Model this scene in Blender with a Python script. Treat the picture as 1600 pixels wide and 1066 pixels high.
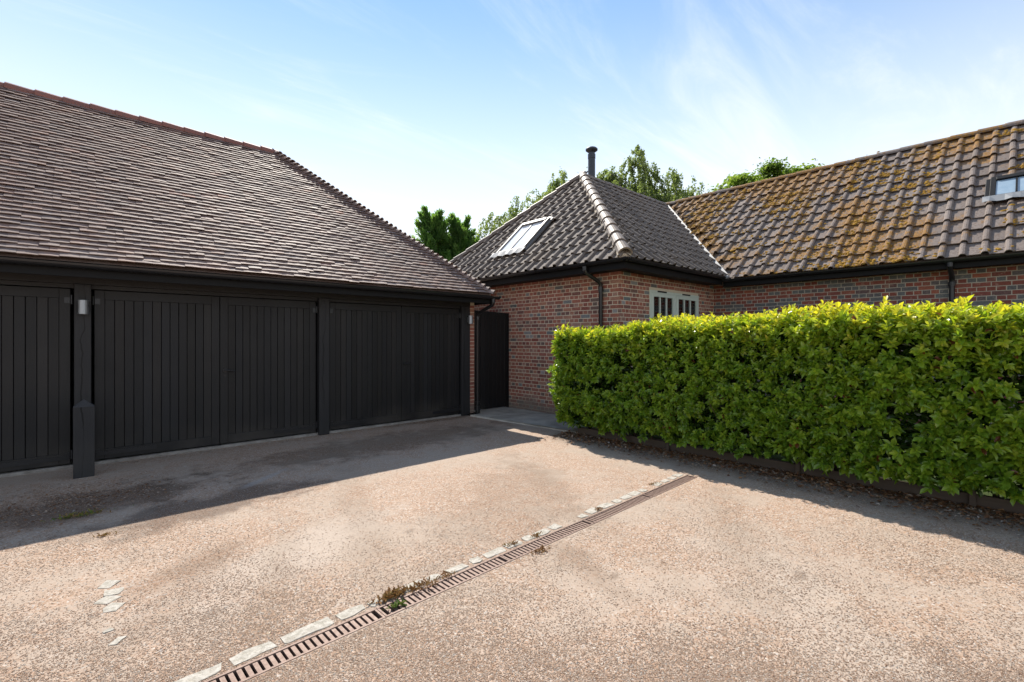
import bpy, math, random
import numpy as np
from mathutils import Matrix, Vector
rng = np.random.default_rng(7); random.seed(7)
scene = bpy.context.scene
for o in list(bpy.data.objects): bpy.data.objects.remove(o)
R = math.radians

# ------------------------------------------------------------------ camera, sky, sun, exposure
CAM_H = 1.55; FPX = 741.0; HORIZON = 530.0
AZ = R(47.65)                                   # angle between the view axis and the garage front (+X)
cam_d = bpy.data.cameras.new('camera'); cam = bpy.data.objects.new('camera', cam_d)
scene.collection.objects.link(cam); scene.camera = cam
cam.location = (0, 0, CAM_H); cam.rotation_euler = (R(90), 0, -(R(90) - AZ))
cam_d.sensor_width = 36; cam_d.lens = 36 * FPX / 1600
cam_d.shift_y = -(533 - HORIZON) / 1600
cam_d.clip_start = 0.05; cam_d.clip_end = 2000

SUN = Vector((0.37, 0.865, 1.0)).normalized()    # towards the sun
SUN_EL = math.asin(SUN.z); SUN_ROT = math.atan2(SUN.x, SUN.y)
world = bpy.data.worlds.new('World'); scene.world = world; world.use_nodes = True
wn = world.node_tree.nodes; wl = world.node_tree.links; wn.clear()
wout = wn.new('ShaderNodeOutputWorld'); wbg = wn.new('ShaderNodeBackground')
sky = wn.new('ShaderNodeTexSky'); sky.sky_type = 'NISHITA'; sky.sun_disc = False
sky.sun_elevation = SUN_EL; sky.sun_rotation = SUN_ROT
sky.altitude = 30; sky.air_density = 1.0; sky.dust_density = 0.0; sky.ozone_density = 2.0
wtc = wn.new('ShaderNodeTexCoord')
# thin cirrus and a pale veil that thickens towards the horizon all round
sep = wn.new('ShaderNodeSeparateXYZ'); wl.new(wtc.outputs['Generated'], sep.inputs[0])
def wmath(op, a, b=None):
    n = wn.new('ShaderNodeMath'); n.operation = op
    for i, v in enumerate((a, b)):
        if v is None: continue
        if hasattr(v, 'links'): wl.new(v, n.inputs[i])
        else: n.inputs[i].default_value = v
    return n.outputs[0]
def wrange(v, a, b, c=0.0, d=1.0):
    n = wn.new('ShaderNodeMapRange'); n.interpolation_type = 'SMOOTHSTEP'; wl.new(v, n.inputs[0])
    for i, k in enumerate((a, b, c, d)): n.inputs[i + 1].default_value = k
    return n.outputs[0]
zz = wmath('ADD', wmath('MAXIMUM', sep.outputs[2], 0.0), 0.10)
comb = wn.new('ShaderNodeCombineXYZ')
wl.new(wmath('DIVIDE', sep.outputs[0], zz), comb.inputs[0]); wl.new(wmath('DIVIDE', sep.outputs[1], zz), comb.inputs[1])
def wnoise(sc, det, rough, dist, off, rot, scl):
    mp = wn.new('ShaderNodeMapping'); mp.inputs['Rotation'].default_value = (0, 0, R(rot)); mp.inputs['Scale'].default_value = (*scl, 1); mp.inputs['Location'].default_value = off
    wl.new(comb.outputs[0], mp.inputs[0])
    n = wn.new('ShaderNodeTexNoise'); n.inputs['Scale'].default_value = sc; n.inputs['Detail'].default_value = det
    n.inputs['Roughness'].default_value = rough; n.inputs['Distortion'].default_value = dist
    wl.new(mp.outputs[0], n.inputs['Vector']); return n.outputs[0]
n1 = wnoise(1.5, 10, 0.64, 0.8, (1.1, 5.7, 0), 50, (0.5, 2.0)); n2 = wnoise(0.55, 3, 0.5, 0.3, (2.3, 7.1, 0), 20, (1, 1))
cirrus = wmath('MULTIPLY', wrange(wmath('ADD', wmath('MULTIPLY', n1, 0.62), wmath('MULTIPLY', n2, 0.5)), 0.52, 0.82), 0.7)
veil = wrange(sep.outputs[2], 0.66, 0.04, 0.05, 0.96)
cover = wmath('SUBTRACT', 1.0, wmath('MULTIPLY', wmath('SUBTRACT', 1.0, cirrus), wmath('SUBTRACT', 1.0, veil)))
wmx = wn.new('ShaderNodeMix'); wmx.data_type = 'RGBA'; wl.new(cover, wmx.inputs['Factor'])
tn = wn.new('ShaderNodeVectorMath'); tn.operation = 'MULTIPLY'; wl.new(sky.outputs[0], tn.inputs[0]); tn.inputs[1].default_value = (0.335, 0.39, 0.39)
wl.new(tn.outputs[0], wmx.inputs['A']); wmx.inputs['B'].default_value = (2.4, 2.41, 2.43, 1)
wl.new(wmx.outputs['Result'], wbg.inputs['Color']); wbg.inputs['Strength'].default_value = 0.15
wl.new(wbg.outputs[0], wout.inputs[0])

sun_d = bpy.data.lights.new('sun', 'SUN'); sun_d.energy = 2.15; sun_d.angle = R(0.53); sun_d.color = (1, 0.935, 0.835)
sun = bpy.data.objects.new('sun', sun_d); scene.collection.objects.link(sun)
sun.location = SUN * 60; sun.rotation_euler = SUN.to_track_quat('Z', 'Y').to_euler()
vs = scene.view_settings; vs.view_transform = 'Standard'; vs.look = 'None'; vs.gamma = 1; vs.use_curve_mapping = False
vs.exposure = 1.78

# ------------------------------------------------------------------ photo pixel -> direction helpers
AX = np.array([math.sin(AZ), math.cos(AZ)]); AY = np.array([-math.cos(AZ), math.sin(AZ)])
CP = np.array([0, 0, CAM_H])
def ray(px, py):
    r = np.array([(px - 800) / FPX, 1.0]); return np.array([r @ AX, r @ AY, -(py - HORIZON) / FPX])
def gnd(px, py, z=0.0):
    d = ray(px, py); return CP + d * (z - CAM_H) / d[2]
def proj(p):
    p = np.asarray(p, float) - CP
    r = p[0] * AX[0] + p[1] * AY[0]; f = p[0] * AX[1] + p[1] * AY[1]
    if f < 0.1: return (-9999, -9999, 0.1)
    return (800 + FPX * r / f, HORIZON - FPX * p[2] / f, f)

# ------------------------------------------------------------------ mesh helpers
COL = scene.collection
def fast_mesh(name, V, F, tint=None, smooth=False):
    """F: list of arrays (n,k) of polygons of k corners."""
    me = bpy.data.meshes.new(name); V = np.asarray(V, np.float32)
    F = [np.asarray(f, np.int32) for f in F if len(f)]
    lt = np.concatenate([np.full(len(f), f.shape[1], np.int32) for f in F])
    li = np.concatenate([f.ravel() for f in F]); ls = np.concatenate([[0], np.cumsum(lt)[:-1]]).astype(np.int32)
    me.vertices.add(len(V)); me.vertices.foreach_set('co', V.ravel())
    me.loops.add(len(li)); me.loops.foreach_set('vertex_index', li)
    me.polygons.add(len(lt)); me.polygons.foreach_set('loop_start', ls); me.polygons.foreach_set('loop_total', lt)
    me.polygons.foreach_set('use_smooth', np.full(len(lt), bool(smooth)))
    me.update(calc_edges=True); me.validate()
    if tint is not None:
        a = me.attributes.new('tint', 'FLOAT_VECTOR', 'POINT'); a.data.foreach_set('vector', np.asarray(tint, np.float32).ravel())
    return me
class MB:
    def __init__(s): s.v = []; s.f = {3: [], 4: []}; s.n = 0; s.t = []
    def add(s, V, F, tint=(0.5, 0.5, 0.5)):
        V = np.asarray(V, float)
        for f in F:
            k = len(f)
            if k <= 4: s.f[k].append([i + s.n for i in f])
            else:
                for i in range(1, k - 1): s.f[3].append([f[0] + s.n, f[i] + s.n, f[i + 1] + s.n])
        s.v.append(V); s.n += len(V); s.t.append(np.tile(np.asarray(tint, float), (len(V), 1))); return s
    def box(s, x0, x1, y0, y1, z0, z1, M=None, tint=(0.5, 0.5, 0.5)):
        V = np.array([[x, y, z] for z in (z0, z1) for y in (y0, y1) for x in (x0, x1)], float)
        if M is not None: V = V @ np.asarray(M)[:3, :3].T + np.asarray(M)[:3, 3]
        return s.add(V, [(0, 2, 3, 1), (4, 5, 7, 6), (0, 1, 5, 4), (2, 6, 7, 3), (0, 4, 6, 2), (1, 3, 7, 5)], tint)
    def sweep(s, prof, p0, p1, up=(0, 0, 1), closed=True, caps=True):
        """extrude the 2-D profile (side, up) from p0 to p1"""
        p0 = np.asarray(p0, float); p1 = np.asarray(p1, float); d = p1 - p0; d /= np.linalg.norm(d)
        sd = np.cross(d, up); sd /= np.linalg.norm(sd); u = np.cross(sd, d); n = len(prof)
        A = np.array([a * sd + b * u for a, b in prof]); V = np.vstack([A + p0, A + p1])
        F = [(i, (i + 1) % n, n + (i + 1) % n, n + i) for i in range(n if closed else n - 1)]
        s.add(V, F)
        if caps and closed and n <= 8: s.add(A + p0, [tuple(range(n))]); s.add(A + p1, [tuple(range(n))[::-1]])
        return s
    def tube(s, pts, rad, seg=10, caps=True, tint=(0.5, 0.5, 0.5)):
        pts = np.asarray(pts, float); m = len(pts); rad = np.broadcast_to(np.asarray(rad, float), (m,))
        T = np.gradient(pts, axis=0); T /= np.linalg.norm(T, axis=1)[:, None] + 1e-12
        ref = np.array([0, 0, 1.0]) if abs(T[0][2]) < 0.9 else np.array([1.0, 0, 0]); V = []
        a = np.arange(seg) * 2 * math.pi / seg
        for i in range(m):
            b = ref - T[i] * (ref @ T[i]); b /= np.linalg.norm(b); c = np.cross(T[i], b); ref = b
            V.append(pts[i] + rad[i] * (np.cos(a)[:, None] * b + np.sin(a)[:, None] * c))
        F = [(i * seg + j, i * seg + (j + 1) % seg, (i + 1) * seg + (j + 1) % seg, (i + 1) * seg + j) for i in range(m - 1) for j in range(seg)]
        s.add(np.vstack(V), F, tint)
        if caps: s.add(V[0], [tuple(range(seg))[::-1]], tint); s.add(V[-1], [tuple(range(seg))], tint)
        return s
    def mesh(s, name, smooth=False):
        return fast_mesh(name, np.vstack(s.v), [s.f[3], s.f[4]], np.vstack(s.t), smooth)
    def build(s, name, mat, parent=None, smooth=False, bevel=0, angle=None):
        me = s.mesh(name, smooth); return link(name, me, mat, parent, bevel)
def link(name, me, mat, parent=None, bevel=0):
    o = bpy.data.objects.new(name, me); COL.objects.link(o)
    if mat is not None and len(me.materials) == 0: me.materials.append(mat)
    if parent is not None: attach(o, parent)
    if bevel:
        b = o.modifiers.new('bevel', 'BEVEL'); b.width = bevel; b.segments = 1; b.limit_method = 'ANGLE'; b.angle_limit = R(40)
    return o
def attach(o, parent):
    o.parent = parent
    if parent.type == 'EMPTY': o.matrix_parent_inverse = Matrix.Translation(-Vector(parent.location))
    return o
def tag(o, label, cat, group=None):
    o['label'] = label; o['category'] = cat
    if group: o['group'] = group
    return o
def thing(name, loc, label, cat, group=None):
    o = bpy.data.objects.new(name, None); COL.objects.link(o); o.location = loc; o.empty_display_size = 0.2
    return tag(o, label, cat, group)
def kind(o, k, label=None):
    o['kind'] = k
    if label: o['label'] = label
    return o

# many alike pieces: the best-seen become objects of their own, the rest one joined mesh
class Template:
    def __init__(s, name, V, F, mat):
        s.V = np.asarray(V, float); s.F = F
        m = MB(); m.add(V, F); s.me = fast_mesh(name, np.vstack(m.v), [m.f[3], m.f[4]]); s.me.materials.append(mat)
        s.F3 = np.array(m.f[3], int).reshape(-1, 3); s.F4 = np.array(m.f[4], int).reshape(-1, 4)
def frame(O, u, v, n):
    M = np.eye(4); M[:3, 0] = u; M[:3, 1] = v; M[:3, 2] = n; M[:3, 3] = O; return M
def scatter_pieces(pieces, name, stuff_name, mat, limit):
    """pieces: (template, matrix, tint, parent, score)"""
    order = sorted(range(len(pieces)), key=lambda i: -pieces[i][4]); objs = []; rest = {}
    for r, i in enumerate(order):
        t, M, ti, par, sc = pieces[i]
        if r < limit and sc > 0:
            o = bpy.data.objects.new(name, t.me); COL.objects.link(o); o.parent = par
            o.matrix_basis = Matrix(M.tolist()); o['tint'] = [float(x) for x in ti]
        else: rest.setdefault(par.name, []).append(pieces[i])
    for pn, L in rest.items():
        Vs, T, f3, f4, n = [], [], [], [], 0
        for t, M, ti, par, sc in L:
            Vs.append(t.V @ M[:3, :3].T + M[:3, 3]); T.append(np.tile(ti, (len(t.V), 1)))
            f3.append(t.F3 + n); f4.append(t.F4 + n); n += len(t.V)
        me = fast_mesh(stuff_name, np.vstack(Vs), [np.vstack(f3), np.vstack(f4)], np.vstack(T))
        kind(link(stuff_name, me, mat, bpy.data.objects[pn]), 'stuff')

# ------------------------------------------------------------------ materials
class G:
    def __init__(s, name):
        s.m = bpy.data.materials.new(name); s.m.use_nodes = True; s.nt = s.m.node_tree; s.nt.nodes.clear()
        s.out = s.nt.nodes.new('ShaderNodeOutputMaterial'); s.pos = s.n('NewGeometry').outputs['Position']
    def n(s, t, **kw):
        x = s.nt.nodes.new('ShaderNode' + t)
        for k, v in kw.items(): setattr(x, k, v)
        return x
    def set(s, sock, v):
        if hasattr(v, 'links') or isinstance(v, bpy.types.NodeSocket): s.nt.links.new(v, sock)
        elif isinstance(v, (tuple, list)) and len(v) == 3 and sock.type == 'RGBA': sock.default_value = (*v, 1)
        else: sock.default_value = v
    def math(s, op, a, b=0.0, c=None, clamp=False):
        x = s.n('Math', operation=op, use_clamp=clamp); s.set(x.inputs[0], a); s.set(x.inputs[1], b)
        if c is not None: s.set(x.inputs[2], c)
        return x.outputs[0]
    def vmul(s, v, k):
        x = s.n('VectorMath', operation='MULTIPLY'); s.set(x.inputs[0], v); x.inputs[1].default_value = k; return x.outputs[0]
    def vadd(s, v, k):
        x = s.n('VectorMath', operation='ADD'); s.set(x.inputs[0], v); s.set(x.inputs[1], k); return x.outputs[0]
    def noise(s, scale, det=3, rough=0.55, vec=None, dist=0.0, color=False):
        x = s.n('TexNoise'); s.set(x.inputs['Vector'], vec if vec is not None else s.pos)
        x.inputs['Scale'].default_value = scale; x.inputs['Detail'].default_value = det
        x.inputs['Roughness'].default_value = rough; x.inputs['Distortion'].default_value = dist
        return x.outputs[1 if color else 0]
    def vor(s, scale, vec=None, feature='F1', rand=1.0):
        x = s.n('TexVoronoi', feature=feature); s.set(x.inputs['Vector'], vec if vec is not None else s.pos)
        x.inputs['Scale'].default_value = scale; x.inputs['Randomness'].default_value = rand; return x
    def ramp(s, fac, stops, interp='LINEAR'):
        x = s.n('ValToRGB'); s.set(x.inputs[0], fac); e = x.color_ramp; e.interpolation = interp
        while len(e.elements) < len(stops): e.elements.new(0.5)
        for i, (p, c) in enumerate(stops):
            e.elements[i].position = p; e.elements[i].color = (*c, 1) if isinstance(c, (tuple, list)) else (c, c, c, 1)
        return x.outputs[0]
    def rng(s, v, a, b, c=0.0, d=1.0):
        x = s.n('MapRange', interpolation_type='SMOOTHSTEP'); s.set(x.inputs[0], v)
        for i, k in enumerate((a, b, c, d)): x.inputs[i + 1].default_value = k
        return x.outputs[0]
    def mix(s, f, a, b, mode='MIX'):
        x = s.n('Mix', data_type='RGBA', blend_type=mode); s.set(x.inputs['Factor'], f)
        s.set(x.inputs['A'], a); s.set(x.inputs['B'], b); return x.outputs['Result']
    def tint(s):
        a = s.n('Attribute', attribute_type='GEOMETRY', attribute_name='tint')
        b = s.n('Attribute', attribute_type='OBJECT', attribute_name='tint')
        x = s.n('SeparateXYZ'); s.set(x.inputs[0], s.vadd(a.outputs['Vector'], b.outputs['Vector'])); return x.outputs
    def bump(s, h, dist=0.01, strength=1.0, nrm=None):
        x = s.n('Bump'); s.set(x.inputs['Height'], h); x.inputs['Distance'].default_value = dist
        x.inputs['Strength'].default_value = strength
        if nrm is not None: s.set(x.inputs['Normal'], nrm)
        return x.outputs[0]
    def pbr(s, col, rough=0.7, nrm=None, metal=0.0, spec=0.5, **kw):
        b = s.n('BsdfPrincipled'); s.set(b.inputs['Base Color'], col); s.set(b.inputs['Roughness'], rough)
        b.inputs['Metallic'].default_value = metal; s.set(b.inputs['Specular IOR Level'], spec)
        if nrm is not None: s.set(b.inputs['Normal'], nrm)
        for k, v in kw.items(): s.set(b.inputs[k], v)
        s.nt.links.new(b.outputs[0], s.out.inputs[0]); return b
def xyz(g, v=None):
    x = g.n('SeparateXYZ'); g.set(x.inputs[0], v if v is not None else g.pos); return x.outputs

def m_timber(name, base, rough=0.55, axis=(9, 9, 0.6), crack=False):
    g = G(name); t = g.tint(); v = g.vmul(g.pos, axis)
    n = g.noise(6, 5, 0.6, v); n2 = g.noise(1.6, 3, 0.5)
    k = g.math('MULTIPLY', g.math('ADD', 0.5, g.math('MULTIPLY', t[0], 1.0)), g.math('ADD', 0.65, g.math('MULTIPLY', n, 0.7)))
    col = g.mix(g.math('MULTIPLY', t[1], 0.8), base, (base[0] * 1.25, base[1] * 1.02, base[2] * 0.78))
    vm = g.n('VectorMath', operation='SCALE'); g.set(vm.inputs[0], col); g.set(vm.inputs[3], k); col = vm.outputs[0]
    p = xyz(g); dust = g.math('MULTIPLY', g.rng(p[2], 0.5, 0.0), g.rng(n2, 0.4, 0.75))
    col = g.mix(g.math('MULTIPLY', dust, 0.35), col, (0.10, 0.085, 0.07))
    h = g.math('MULTIPLY', n, 0.5)
    if crack:
        q = xyz(g, g.n('TexCoord').outputs['Object'])
        wob = g.math('ADD', g.math('MULTIPLY', g.math('SUBTRACT', g.noise(1.7, 4, 0.55, g.vmul(g.pos, (0.02, 0.02, 1.0))), 0.5), 0.20), crack)
        wid = g.math('MULTIPLY', g.rng(g.noise(1.3, 2, 0.5, g.vadd(g.vmul(g.pos, (0.02, 0.02, 1)), (4, 2, 1))), 0.42, 0.66), 0.007)
        c = g.math('LESS_THAN', g.math('ABSOLUTE', g.math('SUBTRACT', p[0], wob)), wid)
        col = g.mix(c, col, (0.002, 0.002, 0.002)); h = g.math('SUBTRACT', h, g.math('MULTIPLY', c, 2.0))
    g.pbr(col, g.math('ADD', rough - 0.12, g.math('MULTIPLY', n2, 0.25)), g.bump(h, 0.004, 0.7), spec=0.4); return g.m
M_DOOR = m_timber('black_stained_boards', (0.0085, 0.009, 0.0105))
M_BEAM = m_timber('black_stained_beam', (0.016, 0.0165, 0.018), axis=(0.6, 9, 9))
M_POST = {k: m_timber('black_stained_post_%s' % n, (0.0165, 0.018, 0.0215), 0.6, crack=k) for n, k in (('near', 0.035), ('middle', 2.925), ('far', 5.76))}

M_BOLLARD = m_timber('weathered_black_bollard', (0.019, 0.021, 0.025), 0.65, crack=0.035); M_BCAP = m_timber('bollard_cap_painted_sky_light', (0.042, 0.045, 0.05), 0.8, axis=(6, 6, 6))  # the cap's lighter base paints in the sky light on its slopes
def m_plain(name, col, rough=0.5, metal=0.0, var=0.2, sc=20, bump=0.002, spec=0.5):
    g = G(name); n = g.noise(sc, 4, 0.6)
    c = g.mix(n, tuple(x * (1 - var) for x in col), tuple(min(1, x * (1 + var)) for x in col))
    g.pbr(c, rough, g.bump(n, bump, 0.5), metal, spec); return g.m
M_PLASTIC = m_plain('black_plastic', (0.012, 0.0125, 0.014), 0.32, 0, 0.3, 9, 0.001)
M_FASCIA = m_plain('black_painted_fascia', (0.007, 0.0073, 0.008), 0.6, 0, 0.35, 7, 0.002, 0.2)
M_IRON = m_plain('black_iron', (0.022, 0.0225, 0.025), 0.35, 0.3, 0.3, 60, 0.001)
M_LAMP = m_plain('grey_lamp_metal', (0.30, 0.32, 0.34), 0.38, 0.75, 0.12, 40, 0.0004)
M_FLUE = m_plain('flue_metal', (0.045, 0.05, 0.058), 0.4, 0.55, 0.2, 12, 0.0008)
M_LEAD = m_plain('lead_flashing', (0.24, 0.25, 0.26), 0.65, 0.0, 0.18, 14, 0.003)
M_VELUX = m_plain('skylight_frame', (0.13, 0.125, 0.12), 0.5, 0.0, 0.15, 12, 0.0006)
M_SAGE = m_plain('sage_window_paint', (0.60, 0.65, 0.57), 0.45, 0, 0.08, 15, 0.0006)
M_DARK = m_plain('dark_interior', (0.02, 0.02, 0.02), 0.9)
M_BLIND = m_plain('interior_wall_paint', (0.42, 0.40, 0.38), 0.9)
M_PLASTER = m_plain('rendered_garage_side', (0.22, 0.1, 0.07), 0.9, 0, 0.3, 6, 0.004)
def m_glass(name, refl, tintc=(0.8, 0.85, 0.87)):
    g = G(name); gl = g.n('BsdfGlossy'); gl.inputs['Roughness'].default_value = 0.02; gl.inputs['Color'].default_value = (0.95, 0.97, 1, 1)
    tr = g.n('BsdfTransparent'); tr.inputs['Color'].default_value = (*tintc, 1)
    fr = g.n('Fresnel'); fr.inputs['IOR'].default_value = refl
    mx = g.n('MixShader'); g.set(mx.inputs[0], fr.outputs[0]); g.nt.links.new(tr.outputs[0], mx.inputs[1]); g.nt.links.new(gl.outputs[0], mx.inputs[2])
    g.nt.links.new(mx.outputs[0], g.out.inputs[0]); return g.m
M_GLASS = m_glass('window_glass', 2.3)
def m_skyglass(name, ca, cb):
    g = G(name); n = g.noise(9, 4, 0.6)
    g.pbr(g.mix(n, ca, cb), g.math('ADD', 0.05, g.math('MULTIPLY', n, 0.12)), None, 0.0, 0.6); return g.m
M_SKYGLASS = m_skyglass('mottled_blue_roof_glass', (0.20, 0.30, 0.40), (0.38, 0.48, 0.56)); M_WHITEGLASS = m_skyglass('roof_glass_painted_sky_reflection', (0.80, 0.81, 0.82), (0.88, 0.88, 0.88))  # panes coloured blue and white; the white stands in for sky reflection

def m_brick(name, stops, stain=True):
    g = G(name); t = g.tint(); n = g.noise(38, 4, 0.65); n2 = g.noise(7, 3, 0.5)
    col = g.ramp(t[0], stops)
    col = g.mix(g.rng(n, 0.35, 0.75), g.mix(0.35, col, (0.06, 0.035, 0.03)), col)
    col = g.mix(g.math('MULTIPLY', g.rng(g.noise(16, 5, 0.7), 0.55, 0.75), 0.5), col, (0.48, 0.38, 0.29))
    p = xyz(g)
    if stain:
        w = g.math('MULTIPLY', g.rng(g.math('ADD', p[2], g.math('MULTIPLY', g.math('SUBTRACT', g.noise(3, 4, 0.6), 0.5), 0.5)), 0.34, 0.12), 0.8)
        col = g.mix(w, col, (0.20, 0.165, 0.135))
    col = g.mix(g.math('MULTIPLY', g.rng(n2, 0.58, 0.75), 0.35), col, (0.36, 0.24, 0.19))
    g.pbr(col, 0.9, g.bump(g.noise(120, 4, 0.7), 0.004, 0.7), spec=0.25); return g.m
RED = [(0.0, (0.30, 0.10, 0.075)), (0.25, (0.46, 0.17, 0.115)), (0.5, (0.38, 0.145, 0.11)), (0.64, (0.48, 0.225, 0.145)), (0.75, (0.46, 0.27, 0.21)), (0.84, (0.25, 0.095, 0.078)), (0.93, (0.21, 0.155, 0.13)), (0.97, (0.13, 0.16, 0.16)), (1.0, (0.44, 0.40, 0.385))]
OLD = [(0.0, (0.24, 0.075, 0.058)), (0.35, (0.35, 0.10, 0.068)), (0.55, (0.27, 0.085, 0.066)), (0.68, (0.41, 0.13, 0.078)), (0.76, (0.18, 0.095, 0.085)), (0.86, (0.145, 0.142, 0.142)), (1.0, (0.19, 0.197, 0.19))]
M_BRICK = m_brick('red_stock_brick', RED); M_BRICK_OLD = m_brick('old_dark_brick', OLD, False)
def m_mortar(name, c):
    g = G(name); n = g.noise(60, 4, 0.7); p = xyz(g)
    col = g.mix(n, tuple(x * 0.75 for x in c), tuple(x * 1.15 for x in c))
    w = g.math('MULTIPLY', g.rng(g.math('ADD', p[2], g.math('MULTIPLY', g.math('SUBTRACT', g.noise(3, 4, 0.6), 0.5), 0.5)), 0.34, 0.12), 0.8)
    g.pbr(g.mix(w, col, (0.19, 0.16, 0.13)), 0.95, g.bump(n, 0.006, 0.8), spec=0.2); return g.m
M_MORTAR = m_mortar('buff_mortar', (0.68, 0.58, 0.44)); M_MORTAR_OLD = m_mortar('old_mortar', (0.46, 0.40, 0.325))

def m_plaintile():
    g = G('clay_plain_tile'); t = g.tint(); n = g.noise(45, 4, 0.65); n2 = g.noise(2.2, 4, 0.6)
    col = g.ramp(t[0], [(0, (0.17, 0.108, 0.086)), (0.35, (0.255, 0.17, 0.135)), (0.6, (0.21, 0.148, 0.125)), (0.8, (0.29, 0.172, 0.128)), (0.93, (0.135, 0.093, 0.08)), (0.985, (0.20, 0.14, 0.12)), (1, (0.40, 0.18, 0.115))])
    col = g.mix(g.rng(n, 0.3, 0.7), g.mix(0.35, col, (0.10, 0.08, 0.08)), col)
    col = g.mix(g.math('MULTIPLY', g.rng(n2, 0.5, 0.72), 0.4), col, (0.33, 0.28, 0.255))
    col = g.mix(g.math('MULTIPLY', g.rng(g.noise(30, 3, 0.6), 0.68, 0.74), 0.7), col, (0.16, 0.11, 0.045))
    g.pbr(col, g.math('ADD', 0.58, g.math('MULTIPLY', n2, 0.25)), g.bump(n, 0.003, 0.6), spec=0.4); return g.m
M_PTILE = m_plaintile()
M_RIDGE = None
def m_ridge():
    g = G('red_ridge_tile'); t = g.tint(); n = g.noise(25, 4, 0.6)
    col = g.mix(t[0], (0.20, 0.075, 0.055), (0.27, 0.105, 0.075)); col = g.mix(g.rng(n, 0.45, 0.8), col, (0.15, 0.1, 0.085))
    g.pbr(col, 0.7, g.bump(n, 0.004, 0.6)); return g.m
M_RIDGE = m_ridge()
def m_conc(name, a, b, moss):
    g = G(name); t = g.tint(); n = g.noise(34, 5, 0.7); n2 = g.noise(3.5, 4, 0.65)
    col = g.mix(g.math('ADD', g.math('MULTIPLY', t[0], 0.6), g.math('MULTIPLY', n2, 0.4)), a, b)
    col = g.mix(g.math('MULTIPLY', g.rng(n, 0.5, 0.72), 0.45), col, (0.045, 0.036, 0.032))
    h = n
    if moss:
        p = xyz(g)
        edge = g.rng(g.noise(26, 4, 0.7), 0.52, 0.62)
        col = g.mix(g.math('MULTIPLY', edge, 0.55), col, (0.10, 0.06, 0.038))
        big = g.noise(0.55, 3, 0.55, g.vadd(g.pos, (1.3, 0.4, 0.2)))
        cover = g.math('ADD', g.math('MULTIPLY', big, 1.0), g.math('ADD', g.math('MULTIPLY', g.noise(4.5, 4, 0.65), 0.55), g.math('MULTIPLY', t[1], 0.10)))
        band = g.math('ADD', g.rng(p[1], 0.2, 1.6, -0.05, 0.03), g.math('MULTIPLY', g.rng(p[2], 2.9, 3.5, -0.1, 0.0), 1.0))
        mk = g.math('MULTIPLY', g.rng(g.math('ADD', cover, band), 0.785, 0.92), g.rng(g.noise(22, 4, 0.7), 0.37, 0.53))
        mcol = g.mix(g.noise(55, 3, 0.6), (0.16, 0.072, 0.018), (0.43, 0.22, 0.036))
        col = g.mix(g.math('MULTIPLY', mk, 0.92), col, mcol); h = g.math('ADD', n, g.math('MULTIPLY', mk, g.noise(70, 3, 0.7)))
    else:
        col = g.mix(g.math('MULTIPLY', g.rng(g.noise(1.1, 4, 0.6), 0.5, 0.75), 0.35), col, (0.12, 0.075, 0.035))
    g.pbr(col, 0.85 if moss else 0.84, g.bump(h, 0.012 if moss else 0.003, 0.8), spec=0.3); return g.m
M_CTILE = m_conc('grey_brown_concrete_tile', (0.128, 0.104, 0.088), (0.20, 0.17, 0.147), False)
M_MTILE = m_conc('mossy_concrete_tile', (0.15, 0.12, 0.104), (0.25, 0.208, 0.186), True)
def m_hip():
    g = G('brown_hip_tile'); t = g.tint(); n = g.noise(9, 5, 0.65)
    col = g.mix(t[0], (0.14, 0.105, 0.08), (0.215, 0.17, 0.135)); col = g.mix(g.math('MULTIPLY', g.rng(n, 0.45, 0.7), 0.6), col, (0.12, 0.085, 0.06))
    g.pbr(col, 0.6, g.bump(g.noise(40, 4, 0.6), 0.003, 0.6), spec=0.5); return g.m
M_HIP = m_hip()
def m_moss():
    g = G('orange_moss'); n = g.noise(60, 3, 0.6); t = g.tint()
    g.pbr(g.mix(g.math('ADD', g.math('MULTIPLY', n, 0.5), g.math('MULTIPLY', t[0], 0.5)), (0.16, 0.08, 0.02), (0.48, 0.28, 0.045)), 0.95, g.bump(n, 0.01, 1.0), spec=0.1); return g.m
M_MOSS = m_moss()

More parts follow.
